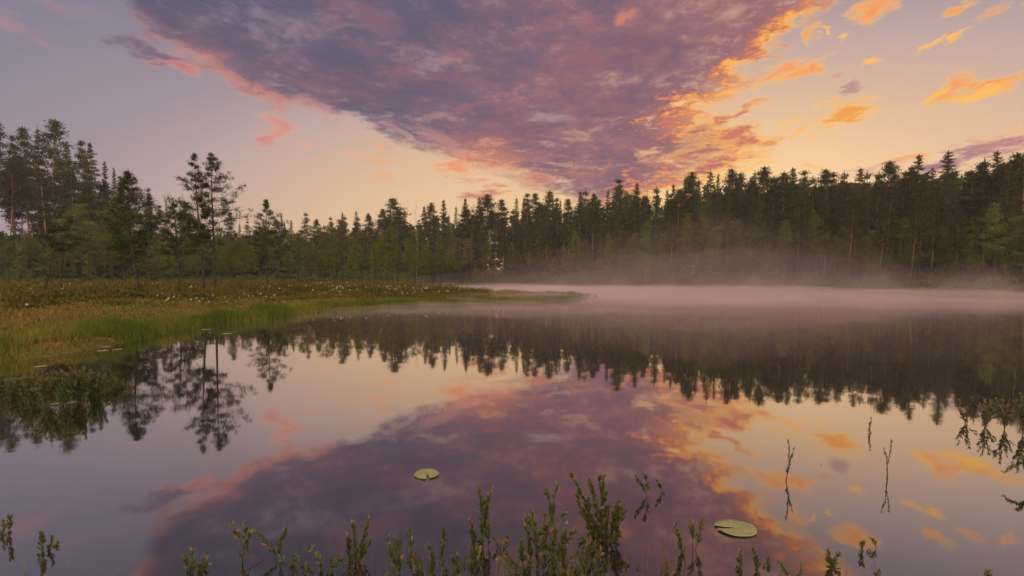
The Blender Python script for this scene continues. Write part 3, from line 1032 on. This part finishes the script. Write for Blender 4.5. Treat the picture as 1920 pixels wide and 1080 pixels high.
def vnoise(x, y, f):
    return (np.sin(x * f + 1.7 * np.sin(y * f * .7 + 1)) * np.sin(y * f * 1.1 + 1.3 * np.sin(x * f * .6)) + .5 * np.sin(x * f * 2.3 + y * f * 1.7)) / 1.5


# green sedge along the water's edge
sg = MB()
x, y, s = scatter(46000, -40, 9, 6, 75, lambda x, y, s: (s > -.2) & (s < .35 + .3 * vnoise(x, y, .8) + (x > -11) * 1.2) & (vnoise(x, y, .45) > np.where(x > -11, -.5, .02)), 1.9)
d = np.hypot(x, y)
z = np.maximum(height(x, y, s), -.02) - .02
P3 = np.stack([x, y, z], 1)
Dn = unit(np.stack([rg.normal(size=len(x)) * .22, rg.normal(size=len(x)) * .22, np.ones(len(x))], 1))
hgt = rg.uniform(.13, .36, len(x)) * (1 + .5 * vnoise(x, y, 1.3) + .35 * vnoise(x, y, 4.1))
sg.blades(P3, Dn, hgt, .0011 * d + .002, np.clip(.45 + .25 * vnoise(x, y, .9) + rg.normal(size=len(x)) * .17, 0, 1), rng=rg)
tag(sg.build('sedge_grass', M['sedge']), 'bright green sedge fringing the near shore of the bog', 'grass', kind='stuff')

# low bog plants over the mat, brown, green and orange
bp_ = MB()
x, y, s = scatter(90000, -45, 9, 6.5, 78, lambda x, y, s: (s > .15), 1.9)
d = np.hypot(x, y)
P3 = np.stack([x, y, height(x, y, s) - .01], 1)
Dn = unit(np.stack([rg.normal(size=len(x)) * .55, rg.normal(size=len(x)) * .55, np.ones(len(x))], 1))
tn = .33 + .27 * vnoise(x, y, .55) + .12 * vnoise(x, y, 2.1) + rg.normal(size=len(x)) * .25 + .16 * np.exp(-((s - 1.2) / .9) ** 2) * (vnoise(x, y, .9) > .0)
bp_.blades(P3, Dn, rg.uniform(.07, .20, len(x)), .0017 * d + .003, np.clip(tn, 0, 1), rng=rg)
tag(bp_.build('bog_plants', M['bog_plants']), 'low brown, green and orange plants of the bog mat', 'bog plants', kind='stuff')


def clumps(name, n, per, region, hfun, wid, mat, label, cat, leafk=.0022, pw=1.6, tshift=0.0):
    mb = MB()
    x, y, s = scatter(n, *region)
    g = height(x, y, s)
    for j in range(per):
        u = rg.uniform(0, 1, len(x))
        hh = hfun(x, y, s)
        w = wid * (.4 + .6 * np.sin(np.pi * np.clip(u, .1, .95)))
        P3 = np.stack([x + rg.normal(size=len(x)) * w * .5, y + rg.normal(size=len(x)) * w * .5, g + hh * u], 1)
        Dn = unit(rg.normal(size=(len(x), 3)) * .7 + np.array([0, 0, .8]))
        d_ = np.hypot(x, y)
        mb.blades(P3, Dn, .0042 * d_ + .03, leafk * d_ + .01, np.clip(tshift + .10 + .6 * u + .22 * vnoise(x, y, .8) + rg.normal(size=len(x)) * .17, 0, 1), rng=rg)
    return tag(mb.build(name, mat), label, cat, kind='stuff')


# knee-high heath shrubs where the pines begin
clumps('heath_shrubs', 4200, 22, (-48, 2, 17, 80, lambda x, y, s: (s > np.where(x < -13, 7.0, 4.0) + 1.5 * vnoise(x, y, .4)) & (x < -2 - (y - 40) * .1), 1.5),
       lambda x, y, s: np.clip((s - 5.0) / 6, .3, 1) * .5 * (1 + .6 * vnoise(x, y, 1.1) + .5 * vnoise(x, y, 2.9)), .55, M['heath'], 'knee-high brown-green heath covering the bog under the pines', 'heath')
# bushes and saplings filling the foot of the woods behind the bog
clumps('undergrowth', 1500, 26, (-110, -12, 52, 125, lambda x, y, s: (s > 6) & (x < -14), 1.0),
       lambda x, y, s: np.where(y < 85, .55, 1.2) * (1 + .6 * vnoise(x, y, .6)), 1.5, M['bush_leaves'], 'olive bushes and saplings at the foot of the woods behind the bog', 'bushes')
# undergrowth and pale shore grass across the lake
clumps('shore_undergrowth', 1500, 26, (-20, 85, 30, 140, lambda x, y, s: (s > 2.0) & (s < 14) & (x > -16 + 0 * y) & ((x > 10) | (y > 108)), 1.0),
       lambda x, y, s: np.clip(s / 5, .3, 1) * 1.3 * (1 + .6 * vnoise(x, y, .5)), 1.3, M['bush_leaves'], 'dim bushes along the far shore behind the mist', 'bushes')
fg = MB()
x, y, s = scatter(26000, -20, 75, 20, 140, lambda x, y, s: (s > -.3) & (s < 2.2) & ((x > 8) | (y > 100)), 1.0)
d = np.hypot(x, y)
P3 = np.stack([x, y, np.maximum(height(x, y, s), 0) - .03], 1)
Dn = unit(np.stack([rg.normal(size=len(x)) * .3, rg.normal(size=len(x)) * .3, np.ones(len(x))], 1))
fg.blades(P3, Dn, rg.uniform(.35, .75, len(x)), .0016 * d, np.clip(.55 + .2 * vnoise(x, y, .4) + rg.normal(size=len(x)) * .15, 0, 1), rng=rg)
tag(fg.build('shore_grass', M['sedge']), 'strip of grass along the far waterline', 'grass', kind='stuff')

# far woods behind the separate trees: one mass
fw = MB()
tw = MB()
x, y, s = scatter(900, -170, 175, 62, 190, lambda x, y, s: (s > 22) & (np.hypot(x, y) > 84), 1.0)
for xx, yy in zip(x, y):
    g = float(height(xx, yy))
    pxx = 960 + FPX * xx / yy
    topz = z_at(max(skyline(min(max(pxx, -20), 1960)) + rg.uniform(26, 66), 440 + rg.uniform(0, 40) if pxx < 420 else 0), yy)
    hh = max(5, topz - g)
    n = 150
    u = rg.uniform(.0, 1, n)
    r = (1.15 - u) * 2.4 * rg.uniform(.1, 1, n) ** .5
    a = rg.uniform(0, 6.28, n)
    P3 = np.stack([xx + r * np.cos(a), yy + r * np.sin(a), g + hh * u], 1)
    fw.blades(P3, unit(rg.normal(size=(n, 3)) + [0, 0, .3]), 1.5, .9, np.clip(rg.normal(size=n) * .2 + .4, 0, 1), rng=rg)
o = fw.build('forest', M['spruce_needles'])
tag(o, 'dark depth of conifer woods behind the separate skyline trees', 'forest', kind='stuff')

# ------------------------------------------------------------------ cotton grass, each head on its stalk
heads = []
for i in range(3):
    r0 = empty('cotton_grass')
    rr = np.random.default_rng(300 + i)
    st = MB()
    L = (.34, .42, .30)[i]
    k = np.linspace(0, 1, 5)
    pts = np.stack([.05 * k ** 2 * (i - 1), .03 * k ** 2, L * k], 1)
    st.tube(pts, .0035, 3, .5)
    st.build('stalk', M['sedge'], r0)
    tf = MB()
    n = 46
    dd = unit(rr.normal(size=(n, 3)) + [0, 0, .1])
    tf.blades(np.repeat(pts[-1:], n, 0), dd, .038, .022, rr.uniform(0, 1, n), rng=rr)
    tf.build('seed_head', M['cotton'], r0)
    heads.append(r0)
xs, ys = [], []
x, y, s = scatter(4000, -40, -4, 14, 62, lambda x, y, s: (s > 1.6) & (vnoise(x, y, .33) + .6 * vnoise(x, y, 1.1) > .16), 1.2)
sel = []
for a, b in zip(x, y):
    pxx = 960 + FPX * a / b
    if -30 < pxx < 880:
        near_w = 1.0 if b < 42 else .55
        if rg.uniform() < near_w * (1.0 if pxx < 640 else .8):
            sel.append((a, b, pxx))
    if len(sel) >= 285:
        break
for i, (a, b, pxx) in enumerate(sel):
    o = heads[i % 3] if i < 3 else copy_tree(heads[i % 3])
    o.location = (a, b, float(height(a, b)) + rg.uniform(.0, .28) - .02)
    o.location.z = float(height(a, b)) - .01
    f = rg.uniform(.7, 1.4) if b < 30 else rg.uniform(1.0, 1.8)
    o.scale = (f, f, f)
    o.rotation_euler = (0, 0, rg.uniform(0, 6.28))
    w = 'in the drift around the crooked pines' if pxx < 230 else 'between the leaning pine and the tall pair' if pxx < 400 else 'in the drift right of the tall pair' if pxx < 640 else 'scattered on the grassy spit'
    tag(o, 'white cotton grass tuft ' + w, 'cotton grass', 'cotton grass tufts ' + w)

# ------------------------------------------------------------------ lily pads


def lily(px, py, wpx, label, rot=0.0, squash=1.0, curl=.0):
    p = on_water(px, py)
    zc = p.y * math.cos(PITCH) + CAM_H * math.sin(PITCH)
    r = wpx / FPX * zc / 2
    mb = MB()
    n, rings = 44, 5
    notch = R(16)
    V = [(0, 0, .003)]
    for j in range(1, rings + 1):
        for i in range(n):
            a = notch / 2 + (2 * math.pi - notch) * i / (n - 1)
            q = j / rings
            rad = r * q * (1 + .02 * math.sin(a * 5 + rot * 3)) * (1 + .10 * math.cos(a))
            z = .003 + .004 * (1 - q) + curl * r * q ** 4 * (.5 + .5 * math.sin(a * 2 + 1)) + .004 * q ** 6
            V.append((rad * math.cos(a), rad * math.sin(a) * squash, z))
    F = []
    for i in range(n - 1):
        F.append((0, 1 + i, 2 + i))
    mb.add(V[:], F)
    mb2f = []
    for j in range(rings - 1):
        for i in range(n - 1):
            a0 = 1 + j * n + i
            mb2f.append((a0, a0 + n, a0 + n + 1, a0 + 1))
    mb.f.append(np.array(mb2f))
    o = mb.build('lily_pad', M['lily'], loc=(p.x, p.y, 0.002), smooth=True)
    sm = o.modifiers.new('thickness', 'SOLIDIFY')
    sm.thickness = .0018
    o.rotation_euler = (0, 0, rot)
    tag(o, label, 'lily pad')
    return o


lily(1383, 992, 73, 'large round lily pad with a notch, between foreground shrubs on the right', 3.05, .86, .03)
lily(800, 889, 48, 'pale yellow lily pad alone in the open water left of centre', -1.3, .95, .02)
lily(118, 757, 50, 'long narrow-looking green lily pad below the shrub tussock', .4, .5, .05)
lily(76, 688, 21, 'lone lily pad between the tussock and the green sedge', 2.1, .8, .04)
lily(193, 651, 20, 'small lily pad nearest the sedge shore, back one of three', .9, .8)
lily(194, 658, 21, 'brighter lily pad floating in front of two others by the sedge shore', 2.6, .8)
lily(219, 656, 18, 'rightmost lily pad of the trio by the sedge shore', 1.2, .8, .03)
lily(386, 618, 17, 'small pad in the inlet beneath the tall pair of pines', .5, .8)
lily(425, 626, 19, 'small pad right of the inlet, over the pine reflections', 1.5, .8)
lily(548, 585, 20, 'tiny pad in the misty water off the sedge point', 1.0, .8)
lily(577, 581, 15, 'tiny pad farthest along the misty spit shore', 2.0, .8)
lily(68, 732, 26, 'half hidden pad among the tussock stems', 1.0, .6, .05)

# ------------------------------------------------------------------ leatherleaf shrubs


def leafy(lf, pts, n, L, rng, spread=.5, tipred=True, start=0.0, base_t=.40):
    """leaves set closely up a stem, tips ruddy"""
    pts = np.asarray(pts, float)
    seg = np.r_[0, np.cumsum(np.linalg.norm(np.diff(pts, axis=0), axis=1))]
    u = np.sort(start + (1 - start) * rng.uniform(0, 1, n) ** .85)
    P3 = np.stack([np.interp(u * seg[-1], seg, pts[:, k]) for k in range(3)], 1)
    T = unit(np.stack([np.interp(np.minimum(1, u + .05) * seg[-1], seg, pts[:, k]) - np.interp(np.maximum(0, u - .05) * seg[-1], seg, pts[:, k]) for k in range(3)], 1))
    a = np.arange(n) * 2.4 + rng.uniform(0, 6)
    S = unit(np.cross(T, rng.normal(size=(n, 3))))
    Dn = unit(T * (1.0 - .35 * spread) + S * spread * rng.uniform(.6, 1.2, n)[:, None])
    tn = np.clip(base_t + rng.normal(size=n) * .13 + (np.clip((u - .72) / .28, 0, 1) * .26 if tipred else 0) + (rng.uniform(size=n) < .06) * .4, 0, 1)
    lf.leaves(P3, Dn, L * rng.uniform(.7, 1.15, n) * (1 - .35 * np.clip((u - .7) / .3, 0, 1)), L * .28 * rng.uniform(.8, 1.2, n), tn, rng)


def px_path(pts, depth, bow=0.0):
    out = []
    for i, (a, b) in enumerate(pts):
        dd = depth + bow * i / max(1, len(pts) - 1)
        z = z_at(b, dd)
        out.append(at(a, dd, z)[:])
    return np.array(out)


def smooth_path(p, k=7):
    p = np.asarray(p, float)
    t = np.linspace(0, 1, len(p))
    tt = np.linspace(0, 1, k)
    q = np.stack([np.interp(tt, t, p[:, j]) for j in range(3)], 1)
    for _ in range(2):
        q[1:-1] = (q[:-2] + 2 * q[1:-1] + q[2:]) / 4
    return q


def shrub(depth, stems, label, group=None, seed=0, L=.043, dens=1.0, name='leatherleaf_shrub'):
    """stems: list of (points px, leafy share from the tip, side shoots)"""
    rng = np.random.default_rng(seed)
    root_p = px_path([stems[0][0][0]], depth)[0]
    root = empty(name, (root_p[0], depth, 0.0))
    ori = np.array([root_p[0], depth, 0.0])
    st, lf = MB(), MB()
    for pts, share, shoots in stems:
        w = px_path(pts, depth, rng.uniform(-.05, .05)) - ori
        w = np.vstack([w[0] + (w[0] - w[1]) * [.4, .4, 0] + [0, 0, -max(.06, w[0][2] + .12)], w])    # down to its root under the water
        q = smooth_path(w, 9)
        q[:-1] += rng.normal(size=(8, 3)) * .003
        Ls = np.linalg.norm(np.diff(q, axis=0), axis=1).sum()
        st.tube(q, np.linspace(.0032, .0012, 9), 5, .5)
        n = int(Ls * share * 265 * dens)
        leafy(lf, q, max(8, n), L, rng, start=1 - share)
        for k in range(shoots):
            u = rng.uniform(.35, .8)
            b = np.array([np.interp(u, np.linspace(0, 1, 9), q[:, j]) for j in range(3)])
            e = b + np.array([rng.normal() * .055, rng.normal() * .04, rng.uniform(.04, .11)])
            mid = (b + e) / 2 + [0, 0, -.008]
            pp = np.stack([b, mid, e])
            st.tube(pp, [.0016, .0013, .0008], 4, .5)
            leafy(lf, pp, int(18 * dens), L * .92, rng, start=.15)
    st.build('stem', M['twig'], root)
    lf.build('leaves', M['shrub_leaves'], root)
    tag(root, label, 'shrub', group)
    return root


S_ = shrub
S_(2.75, [([(10, 1100), (12, 1030), (18, 968)], .35, 0), ([(11, 1060), (5, 1010), (7, 978)], .35, 0), ([(4, 1100), (0, 1065), (-2, 1040)], .3, 0)], 'thin two-tipped sprig at the very left corner', seed=1)
S_(2.62, [([(68, 1072), (78, 1040), (79, 1000)], .45, 0), ([(68, 1072), (88, 1040), (99, 1008)], .45, 0), ([(68, 1072), (92, 1045), (107, 1018)], .35, 0), ([(66, 1070), (65, 1055), (67, 1042)], .6, 0), ([(70, 1070), (88, 1066), (104, 1058)], .1, 0)],
   'fan of four narrow shoots standing alone at lower left', seed=2)
S_(2.45, [([(360, 1120), (352, 1070), (347, 1040)], .6, 1), ([(362, 1120), (362, 1070), (360, 1032)], .6, 1), ([(366, 1120), (372, 1080), (384, 1048)], .6, 1)], 'low leafy shoots at the bottom edge left of the reclining shrub', seed=3)
S_(2.5, [([(520, 1082), (478, 1046), (452, 1022), (436, 984)], .28, 0), ([(478, 1046), (452, 1022), (462, 996), (459, 982)], .4, 0), ([(455, 1024), (468, 1010), (470, 996)], .6, 0),
         ([(545, 1100), (524, 1045), (500, 1020), (477, 994)], .45, 0), ([(545, 1100), (525, 1050), (520, 1020), (538, 992)], .55, 0), ([(548, 1100), (548, 1060), (550, 1042)], .5, 1)],
   'reclining shrub with long bare reddish twigs and two upturned leafy fans', seed=4)
S_(2.4, [([(600, 1120), (606, 1070), (594, 1040)], .55, 1), ([(610, 1120), (618, 1080), (622, 1050)], .6, 1), ([(572, 1120), (574, 1090), (576, 1060)], .5, 0)], 'short leafy shoots right of the reclining shrub', seed=5)
S_(2.5, [([(664, 1120), (668, 1040), (662, 982)], .55, 1), ([(664, 1120), (676, 1040), (691, 976)], .6, 1), ([(660, 1120), (656, 1060), (652, 1005)], .5, 1)], 'bushy upright shrub left of centre with forked tip', seed=6, dens=1.2)
S_(3.0, [([(702, 1030), (704, 1010), (703, 990)], .6, 0)], 'tiny dark sprig in the water beside the forked shrub', seed=7)
S_(2.4, [([(744, 1120), (742, 1060), (728, 1008)], .6, 1), ([(746, 1120), (750, 1060), (748, 1010)], .5, 1)], 'pair of upright shoots just right of the forked shrub', seed=8)
S_(2.6, [([(768, 1060), (769, 1030), (769, 994)], .45, 0)], 'single thin sprig with one leafy tip near the upright pair', seed=9)
S_(2.4, [([(800, 1120), (792, 1070), (776, 1036)], .5, 1), ([(805, 1120), (815, 1060), (803, 1022)], .5, 1), ([(826, 1120), (828, 1060), (833, 992)], .5, 2)], 'shrub of three spreading shoots left of the tall pronged shrub', seed=10, dens=1.15)
S_(2.65, [([(900, 1110), (902, 1040), (905, 960), (898, 914)], .62, 2), ([(905, 1060), (907, 975), (921, 914)], .6, 1), ([(896, 1100), (888, 1020), (882, 975)], .5, 1), ([(912, 1090), (918, 1030), (915, 980)], .35, 1)],
   'tall pronged shrub with two raised tips, left of centre', seed=11, dens=1.1)
S_(2.45, [([(872, 1120), (864, 1080), (850, 1046)], .5, 2), ([(876, 1120), (882, 1060), (888, 1030)], .5, 2), ([(905, 1120), (893, 1070), (898, 1030)], .5, 1)], 'low leafy skirt below the tall pronged shrub', seed=12)
S_(2.6, [([(938, 1100), (938, 1050), (929, 1012)], .45, 1), ([(938, 1100), (942, 1050), (951, 1008)], .45, 1)], 'small forked shoot right of the tall pronged shrub', seed=13)
S_(2.75, [([(1035, 1040), (1034, 960), (1028, 925)], .35, 1), ([(1034, 990), (1038, 940), (1045, 908)], .6, 1)], 'lone raised sprig behind the centre thicket', seed=14)
S_(2.4, [([(1000, 1120), (992, 1030), (987, 968)], .6, 3), ([(1005, 1120), (1010, 1040), (998, 962)], .6, 3), ([(1012, 1120), (1024, 1040), (1021, 965)], .6, 3), ([(1020, 1120), (1046, 1050), (1062, 985)], .6, 3),
         ([(1030, 1120), (1034, 1060), (1042, 990)], .6, 3), ([(990, 1120), (978, 1060), (980, 1012)], .6, 2), ([(1050, 1120), (1060, 1060), (1054, 1010)], .6, 3)], 'dense olive thicket with reddish tips at bottom centre', seed=15, dens=1.25)
S_(2.7, [([(1130, 1100), (1120, 1000), (1100, 945), (1072, 890)], .62, 4), ([(1132, 1100), (1125, 990), (1115, 930), (1104, 902)], .6, 4), ([(1134, 1100), (1132, 980), (1128, 930), (1131, 896)], .65, 5),
         ([(1138, 1100), (1148, 1000), (1150, 960), (1160, 940)], .6, 4), ([(1136, 1100), (1120, 1000), (1092, 965), (1082, 930)], .6, 4), ([(1140, 1100), (1152, 1030), (1158, 985), (1166, 955)], .55, 4),
         ([(1138, 1100), (1135, 1030), (1140, 960)], .7, 4), ([(1128, 1100), (1108, 1020), (1100, 970)], .7, 4)], 'tallest and densest shrub right of centre, dark leafy head over tangled stems', seed=16, dens=1.3)
S_(2.35, [([(1090, 1120), (1100, 1060), (1104, 1008)], .6, 3), ([(1084, 1120), (1088, 1070), (1090, 1040)], .6, 2), ([(1120, 1120), (1116, 1070), (1124, 1040)], .5, 2)], 'leafy shoots at the foot of the tallest shrub', seed=17, dens=1.2)
for i, px in enumerate([566, 640, 858, 960, 1064, 1190, 1240, 1480]):
    rr = np.random.default_rng(400 + i)
    S_(2.35 + rr.uniform(0, .12), [([(px + rr.uniform(-6, 6), 1120), (px + rr.uniform(-12, 12), 1090), (px + rr.uniform(-26, 26), 1050 + rr.uniform(-12, 26))], .5, 0) for _ in range(rr.integers(2, 4))],
       'low leafy tuft just showing at the bottom edge between the taller shrubs', 'low tufts at the bottom edge', seed=440 + i, dens=.8, L=.03)
S_(3.3, [([(1219, 945), (1210, 925), (1193, 893)], .5, 0), ([(1219, 945), (1215, 925), (1208, 890)], .5, 0)], 'bent forked twig rising from open water right of the tallest shrub', seed=18)
S_(3.35, [([(1244, 958), (1244, 925), (1231, 900)], .5, 0)], 'single curved twig leaning left over the water', seed=19)
S_(2.6, [([(1292, 1100), (1280, 1040), (1266, 982)], .45, 0), ([(1292, 1100), (1304, 1040), (1315, 975)], .35, 1), ([(1300, 1050), (1300, 1000), (1294, 975)], .4, 0)], 'open V-shaped shrub left of the large lily pad', seed=20)
S_(2.45, [([(1385, 1120), (1386, 1070), (1388, 1032)], .65, 1)], 'stout leafy spike below the large lily pad', seed=21, dens=1.2)
S_(2.45, [([(1428, 1120), (1424, 1070), (1412, 1032)], .6, 2), ([(1434, 1120), (1440, 1080), (1440, 1048)], .55, 1)], 'pair of leafy shoots just right below the large lily pad', seed=22)
S_(2.45, [([(1560, 1120), (1560, 1075), (1553, 1038)], .7, 2), ([(1565, 1120), (1570, 1090), (1578, 1070)], .5, 1)], 'dark stubby shrub at the bottom edge on the right', seed=23, dens=1.2)
S_(2.6, [([(1612, 1095), (1616, 1050), (1618, 1016)], .5, 1), ([(1612, 1095), (1640, 1056), (1649, 1036), (1636, 1012)], .12, 0), ([(1620, 1070), (1630, 1066), (1642, 1068)], .1, 0)], 'hooked twig with one curled tip at lower right', seed=24)
S_(2.4, [([(1648, 1110), (1649, 1085), (1646, 1070)], .7, 0)], 'small leafy bud shoot beside the hooked twig', seed=25)
S_(2.4, [([(1855, 1120), (1854, 1090), (1854, 1072)], .7, 0), ([(1880, 1120), (1882, 1095), (1884, 1080)], .6, 0)], 'low shoots at the lower right corner', seed=26)
S_(3.55, [([(1473, 902), (1482, 868), (1478, 826)], .6, 0), ([(1474, 890), (1480, 872), (1489, 838)], .6, 0)], 'tall forked sprig standing alone in bright water, right', seed=27, L=.024)
S_(3.6, [([(1662, 894), (1666, 865), (1671, 826)], .5, 0), ([(1664, 880), (1660, 850), (1657, 840)], .3, 0)], 'slim single sprig in bright water right of the tall forked one', seed=28, L=.024)
S_(4.7, [([(1632, 813), (1630, 800), (1633, 783)], .8, 0)], 'short dark sprig near the tree reflections', seed=29, L=.03)
S_(4.0, [([(1725, 886), (1724, 876), (1723, 868)], .5, 0)], 'tiny straight twig poking from bright water', seed=30, L=.02)
S_(4.0, [([(1733, 886), (1735, 880), (1733, 872)], .3, 0), ([(1750, 890), (1752, 882), (1757, 875)], .3, 0)], 'two faint twig tips beside the tiny straight twig', seed=31, L=.015)
S_(3.9, [([(1541, 886), (1543, 880), (1540, 870)], .3, 0)], 'thin submerged twig tip between two sprigs', seed=32, L=.015)
S_(3.5, [([(1960, 880), (1925, 868), (1900, 872), (1884, 884)], .45, 1), ([(1950, 890), (1922, 866), (1912, 860)], .4, 1)], 'drooping leafy twig reaching in from the right edge', seed=33)
for i, (px, dep, tops, lab) in enumerate([
        (1812, 5.0, [(1794, 758), (1804, 772), (1822, 744), (1814, 762)], 'leftmost thin shrub of the clump at the right edge'),
        (1848, 4.9, [(1836, 760), (1846, 746), (1858, 752), (1866, 768), (1842, 774)], 'second shrub of the right edge clump'),
        (1884, 4.8, [(1868, 748), (1880, 742), (1892, 752), (1900, 764), (1876, 762)], 'fuller green shrub of the right edge clump'),
        (1918, 4.7, [(1902, 744), (1914, 738), (1926, 746), (1938, 756), (1908, 758), (1920, 768)], 'greenest shrub cut by the right edge')]):
    S_(dep, [([(px, 800), (px * .45 + a * .55, 785 * .5 + b * .5), (a, b)], .6, 1) for a, b in tops], lab, 'shrub clump at the right edge', seed=40 + i, L=.045, dens=.5)

# tussock of leatherleaf off the left shore
for i in range(17):
    rr = np.random.default_rng(60 + i)
    px = -20 + i * 15.4
    dep = 6.6 - .9 * math.sin(math.pi * i / 16) * (i % 2)
    topy = interp(px, [(-20, 700), (40, 708), (100, 694), (150, 690), (200, 700), (232, 722)])
    st = []
    for k in range(17):
        tx = px + rr.normal() * 12
        ty = topy + abs(rr.normal()) * 17
        bx = px + rr.normal() * 5
        st.append(([(bx, 753 + rr.uniform(-3, 6)), ((bx + tx) / 2, (753 + ty) / 2), (tx, ty)], .72, 2))
    S_(dep, st, 'leafy shrub in the green tussock standing off the left shore', 'shrubs of the left tussock', seed=80 + i, L=.046, dens=.85)
for i, (px, ty) in enumerate([(238, 714), (246, 722), (300, 734), (313, 738)]):
    S_(6.2, [([(px, 752), (px + 1, 745), (px + 2, ty)], .6, 1)], ['sprig at the right end of the left tussock', 'outer sprig at the right end of the left tussock', 'small dark sprig standing apart right of the tussock', 'outermost small dark sprig right of the tussock'][i], seed=120 + i, L=.03)
# the raft of moss the tussock grows on
mb = MB()
c0 = on_water(108, 748)
n = 40
V, F = [], []
for j in range(6):
    for i in range(n):
        a = 2 * math.pi * i / n
        q = 1 - j / 5.0
        V.append((c0.x - .1 + .72 * q * math.cos(a) * (1 + .08 * math.sin(3 * a)), c0.y + .34 + .30 * q * math.sin(a) * (1 + .1 * math.sin(5 * a)), -.06 + .07 * (1 - q ** 3) + .006 * math.sin(9 * a + j)))
for j in range(5):
    for i in range(n):
        F.append((j * n + i, j * n + (i + 1) % n, (j + 1) * n + (i + 1) % n, (j + 1) * n + i))
mb.add(V, F)
tag(mb.build('moss_raft', M['ground'], smooth=True), 'low dark moss raft under the left shrub tussock', 'moss')

# thin sedge blades among the foreground shrubs
fb = MB()
n = 200
pxs = np.concatenate([rg.uniform(600, 1300, 160), rg.uniform(0, 1920, 40)])
deps = rg.uniform(2.15, 2.55, n)
xx = (pxs - 960) / FPX * deps
P3 = np.stack([xx, deps, np.full(n, -.04)], 1)
Dn = unit(np.stack([rg.normal(size=n) * .18, rg.normal(size=n) * .1, np.ones(n)], 1))
fb.blades(P3, Dn, rg.uniform(.08, .30, n), rg.uniform(.002, .0042, n), np.clip(rg.normal(size=n) * .3 + .6, 0, 1), rng=rg)
tag(fb.build('sedge_blades', M['sedge']), 'thin green and rusty sedge blades among the foreground shrubs', 'grass', kind='stuff')

# ------------------------------------------------------------------ haze over everything and mist lying on the water


def box(name, x0, x1, y0, y1, z0, z1, mat):
    V = [(x, y, z) for z in (z0, z1) for y in (y0, y1) for x in (x0, x1)]
    F = [(0, 2, 3, 1), (4, 5, 7, 6), (0, 1, 5, 4), (2, 6, 7, 3), (0, 4, 6, 2), (1, 3, 7, 5)]
    mb = MB()
    mb.add(V, F)
    return mb.build(name, mat)


HAZE = 0.00045
tag(box('haze', -312, 312, -300, 320, -4.5, 34, volume_mat('haze_air', HAZE, (.95, .90, .90), .0)), kind='stuff')


def mist_bank(cx, cy, rx, ry, hz, dens, rot, label, seed, lift=.012, p=2.0, e_=1.3, wav=1.0):
    """a low bank of mist: a flat lens with an uneven wispy top"""
    rr = np.random.default_rng(seed)
    mb = MB()
    n, rings = (72, 22) if rx > 8 else (28, 10)
    V, F = [], []
    ph = rr.uniform(0, 6.28, 8)
    for side in (1, 0):
        for j in range(rings + 1):
            q = j / rings
            for i in range(n):
                a = 2 * math.pi * i / n
                e = 1 + .12 * math.sin(3 * a + ph[0]) + .08 * math.sin(5 * a + ph[1]) + .05 * math.sin(9 * a + ph[2])
                x, y = rx * q * e * math.cos(a), ry * q * e * math.sin(a)
                w = 1 + wav * (.35 * math.sin(x * .21 + ph[3] + .8 * math.sin(y * .3)) * math.sin(y * .33 + ph[4]) + .25 * math.sin(x * .55 + ph[5]) * math.sin(y * .6 + ph[6]) + .15 * math.sin(x * 1.3 + ph[7] + y))
                z = lift + (hz * (1 - q ** p) ** e_ * max(.12, w) + .002) * side
                V.append((x, y, z))
    m_ = (rings + 1) * n
    for side in (0, 1):
        for j in range(rings):
            for i in range(n):
                a0, b0 = side * m_ + j * n + i, side * m_ + j * n + (i + 1) % n
                q4 = (a0, b0, b0 + n, a0 + n)
                F.append(q4 if side else q4[::-1])
    for i in range(n):
        a0, b0 = rings * n + i, rings * n + (i + 1) % n
        F.append((a0, b0, b0 + m_, a0 + m_))
    mb.add(V, F)
    o = mb.build('mist', volume_mat('mist_air', dens, (1.0, .78, .76), .0), loc=(cx, cy, 0), smooth=True)
    o.rotation_euler = (0, 0, rot)
    return tag(o, label, 'mist', kind='stuff')


mist_bank(20, 56, 46, 54, .60, .026, .15, 'thin mist lying over the whole open water', 1, .010, 3.4, 2.0)
mist_bank(24, 62, 40, 38, .9, .012, .5, 'thicker mist in front of the far shore', 2, .014, 2.0, 2.2)
mist_bank(8, 40, 16, 13, .30, .04, .1, 'mist round the tip of the grassy spit', 4, .022)
mist_bank(2, 84, 17, 32, .8, .03, .1, 'mist in the channel behind the grassy spit', 5, .026)
mist_bank(-6, 27, 14, 7.5, .20, .05, -.25, 'thin mist along the near side of the spit', 6, .030)
mist_bank(34, 74, 58, 40, 6.0, .0036, .5, 'high thin veil of mist before the far woods', 7, .032, 2.0, 1.5, .3)
mist_bank(30, 70, 50, 34, 10.0, .0018, .4, 'highest faintest veil of mist before the far woods', 8, .033, 2.0, 1.6, .25)
wr = np.random.default_rng(17)
for i in range(44):
    px = wr.uniform(1000, 1960)
    dd = interp(px, ROW) - wr.uniform(12, 30)
    p = at(px, dd)
    mist_bank(p.x, p.y, wr.uniform(1.2, 4.5), wr.uniform(2, 6), wr.uniform(1.2, 4.5), wr.uniform(.006, .022), wr.uniform(0, 3), 'faint wisp of mist rising off the far water', 200 + i, .034 + .003 * i, 1.3, 1.0, .9)
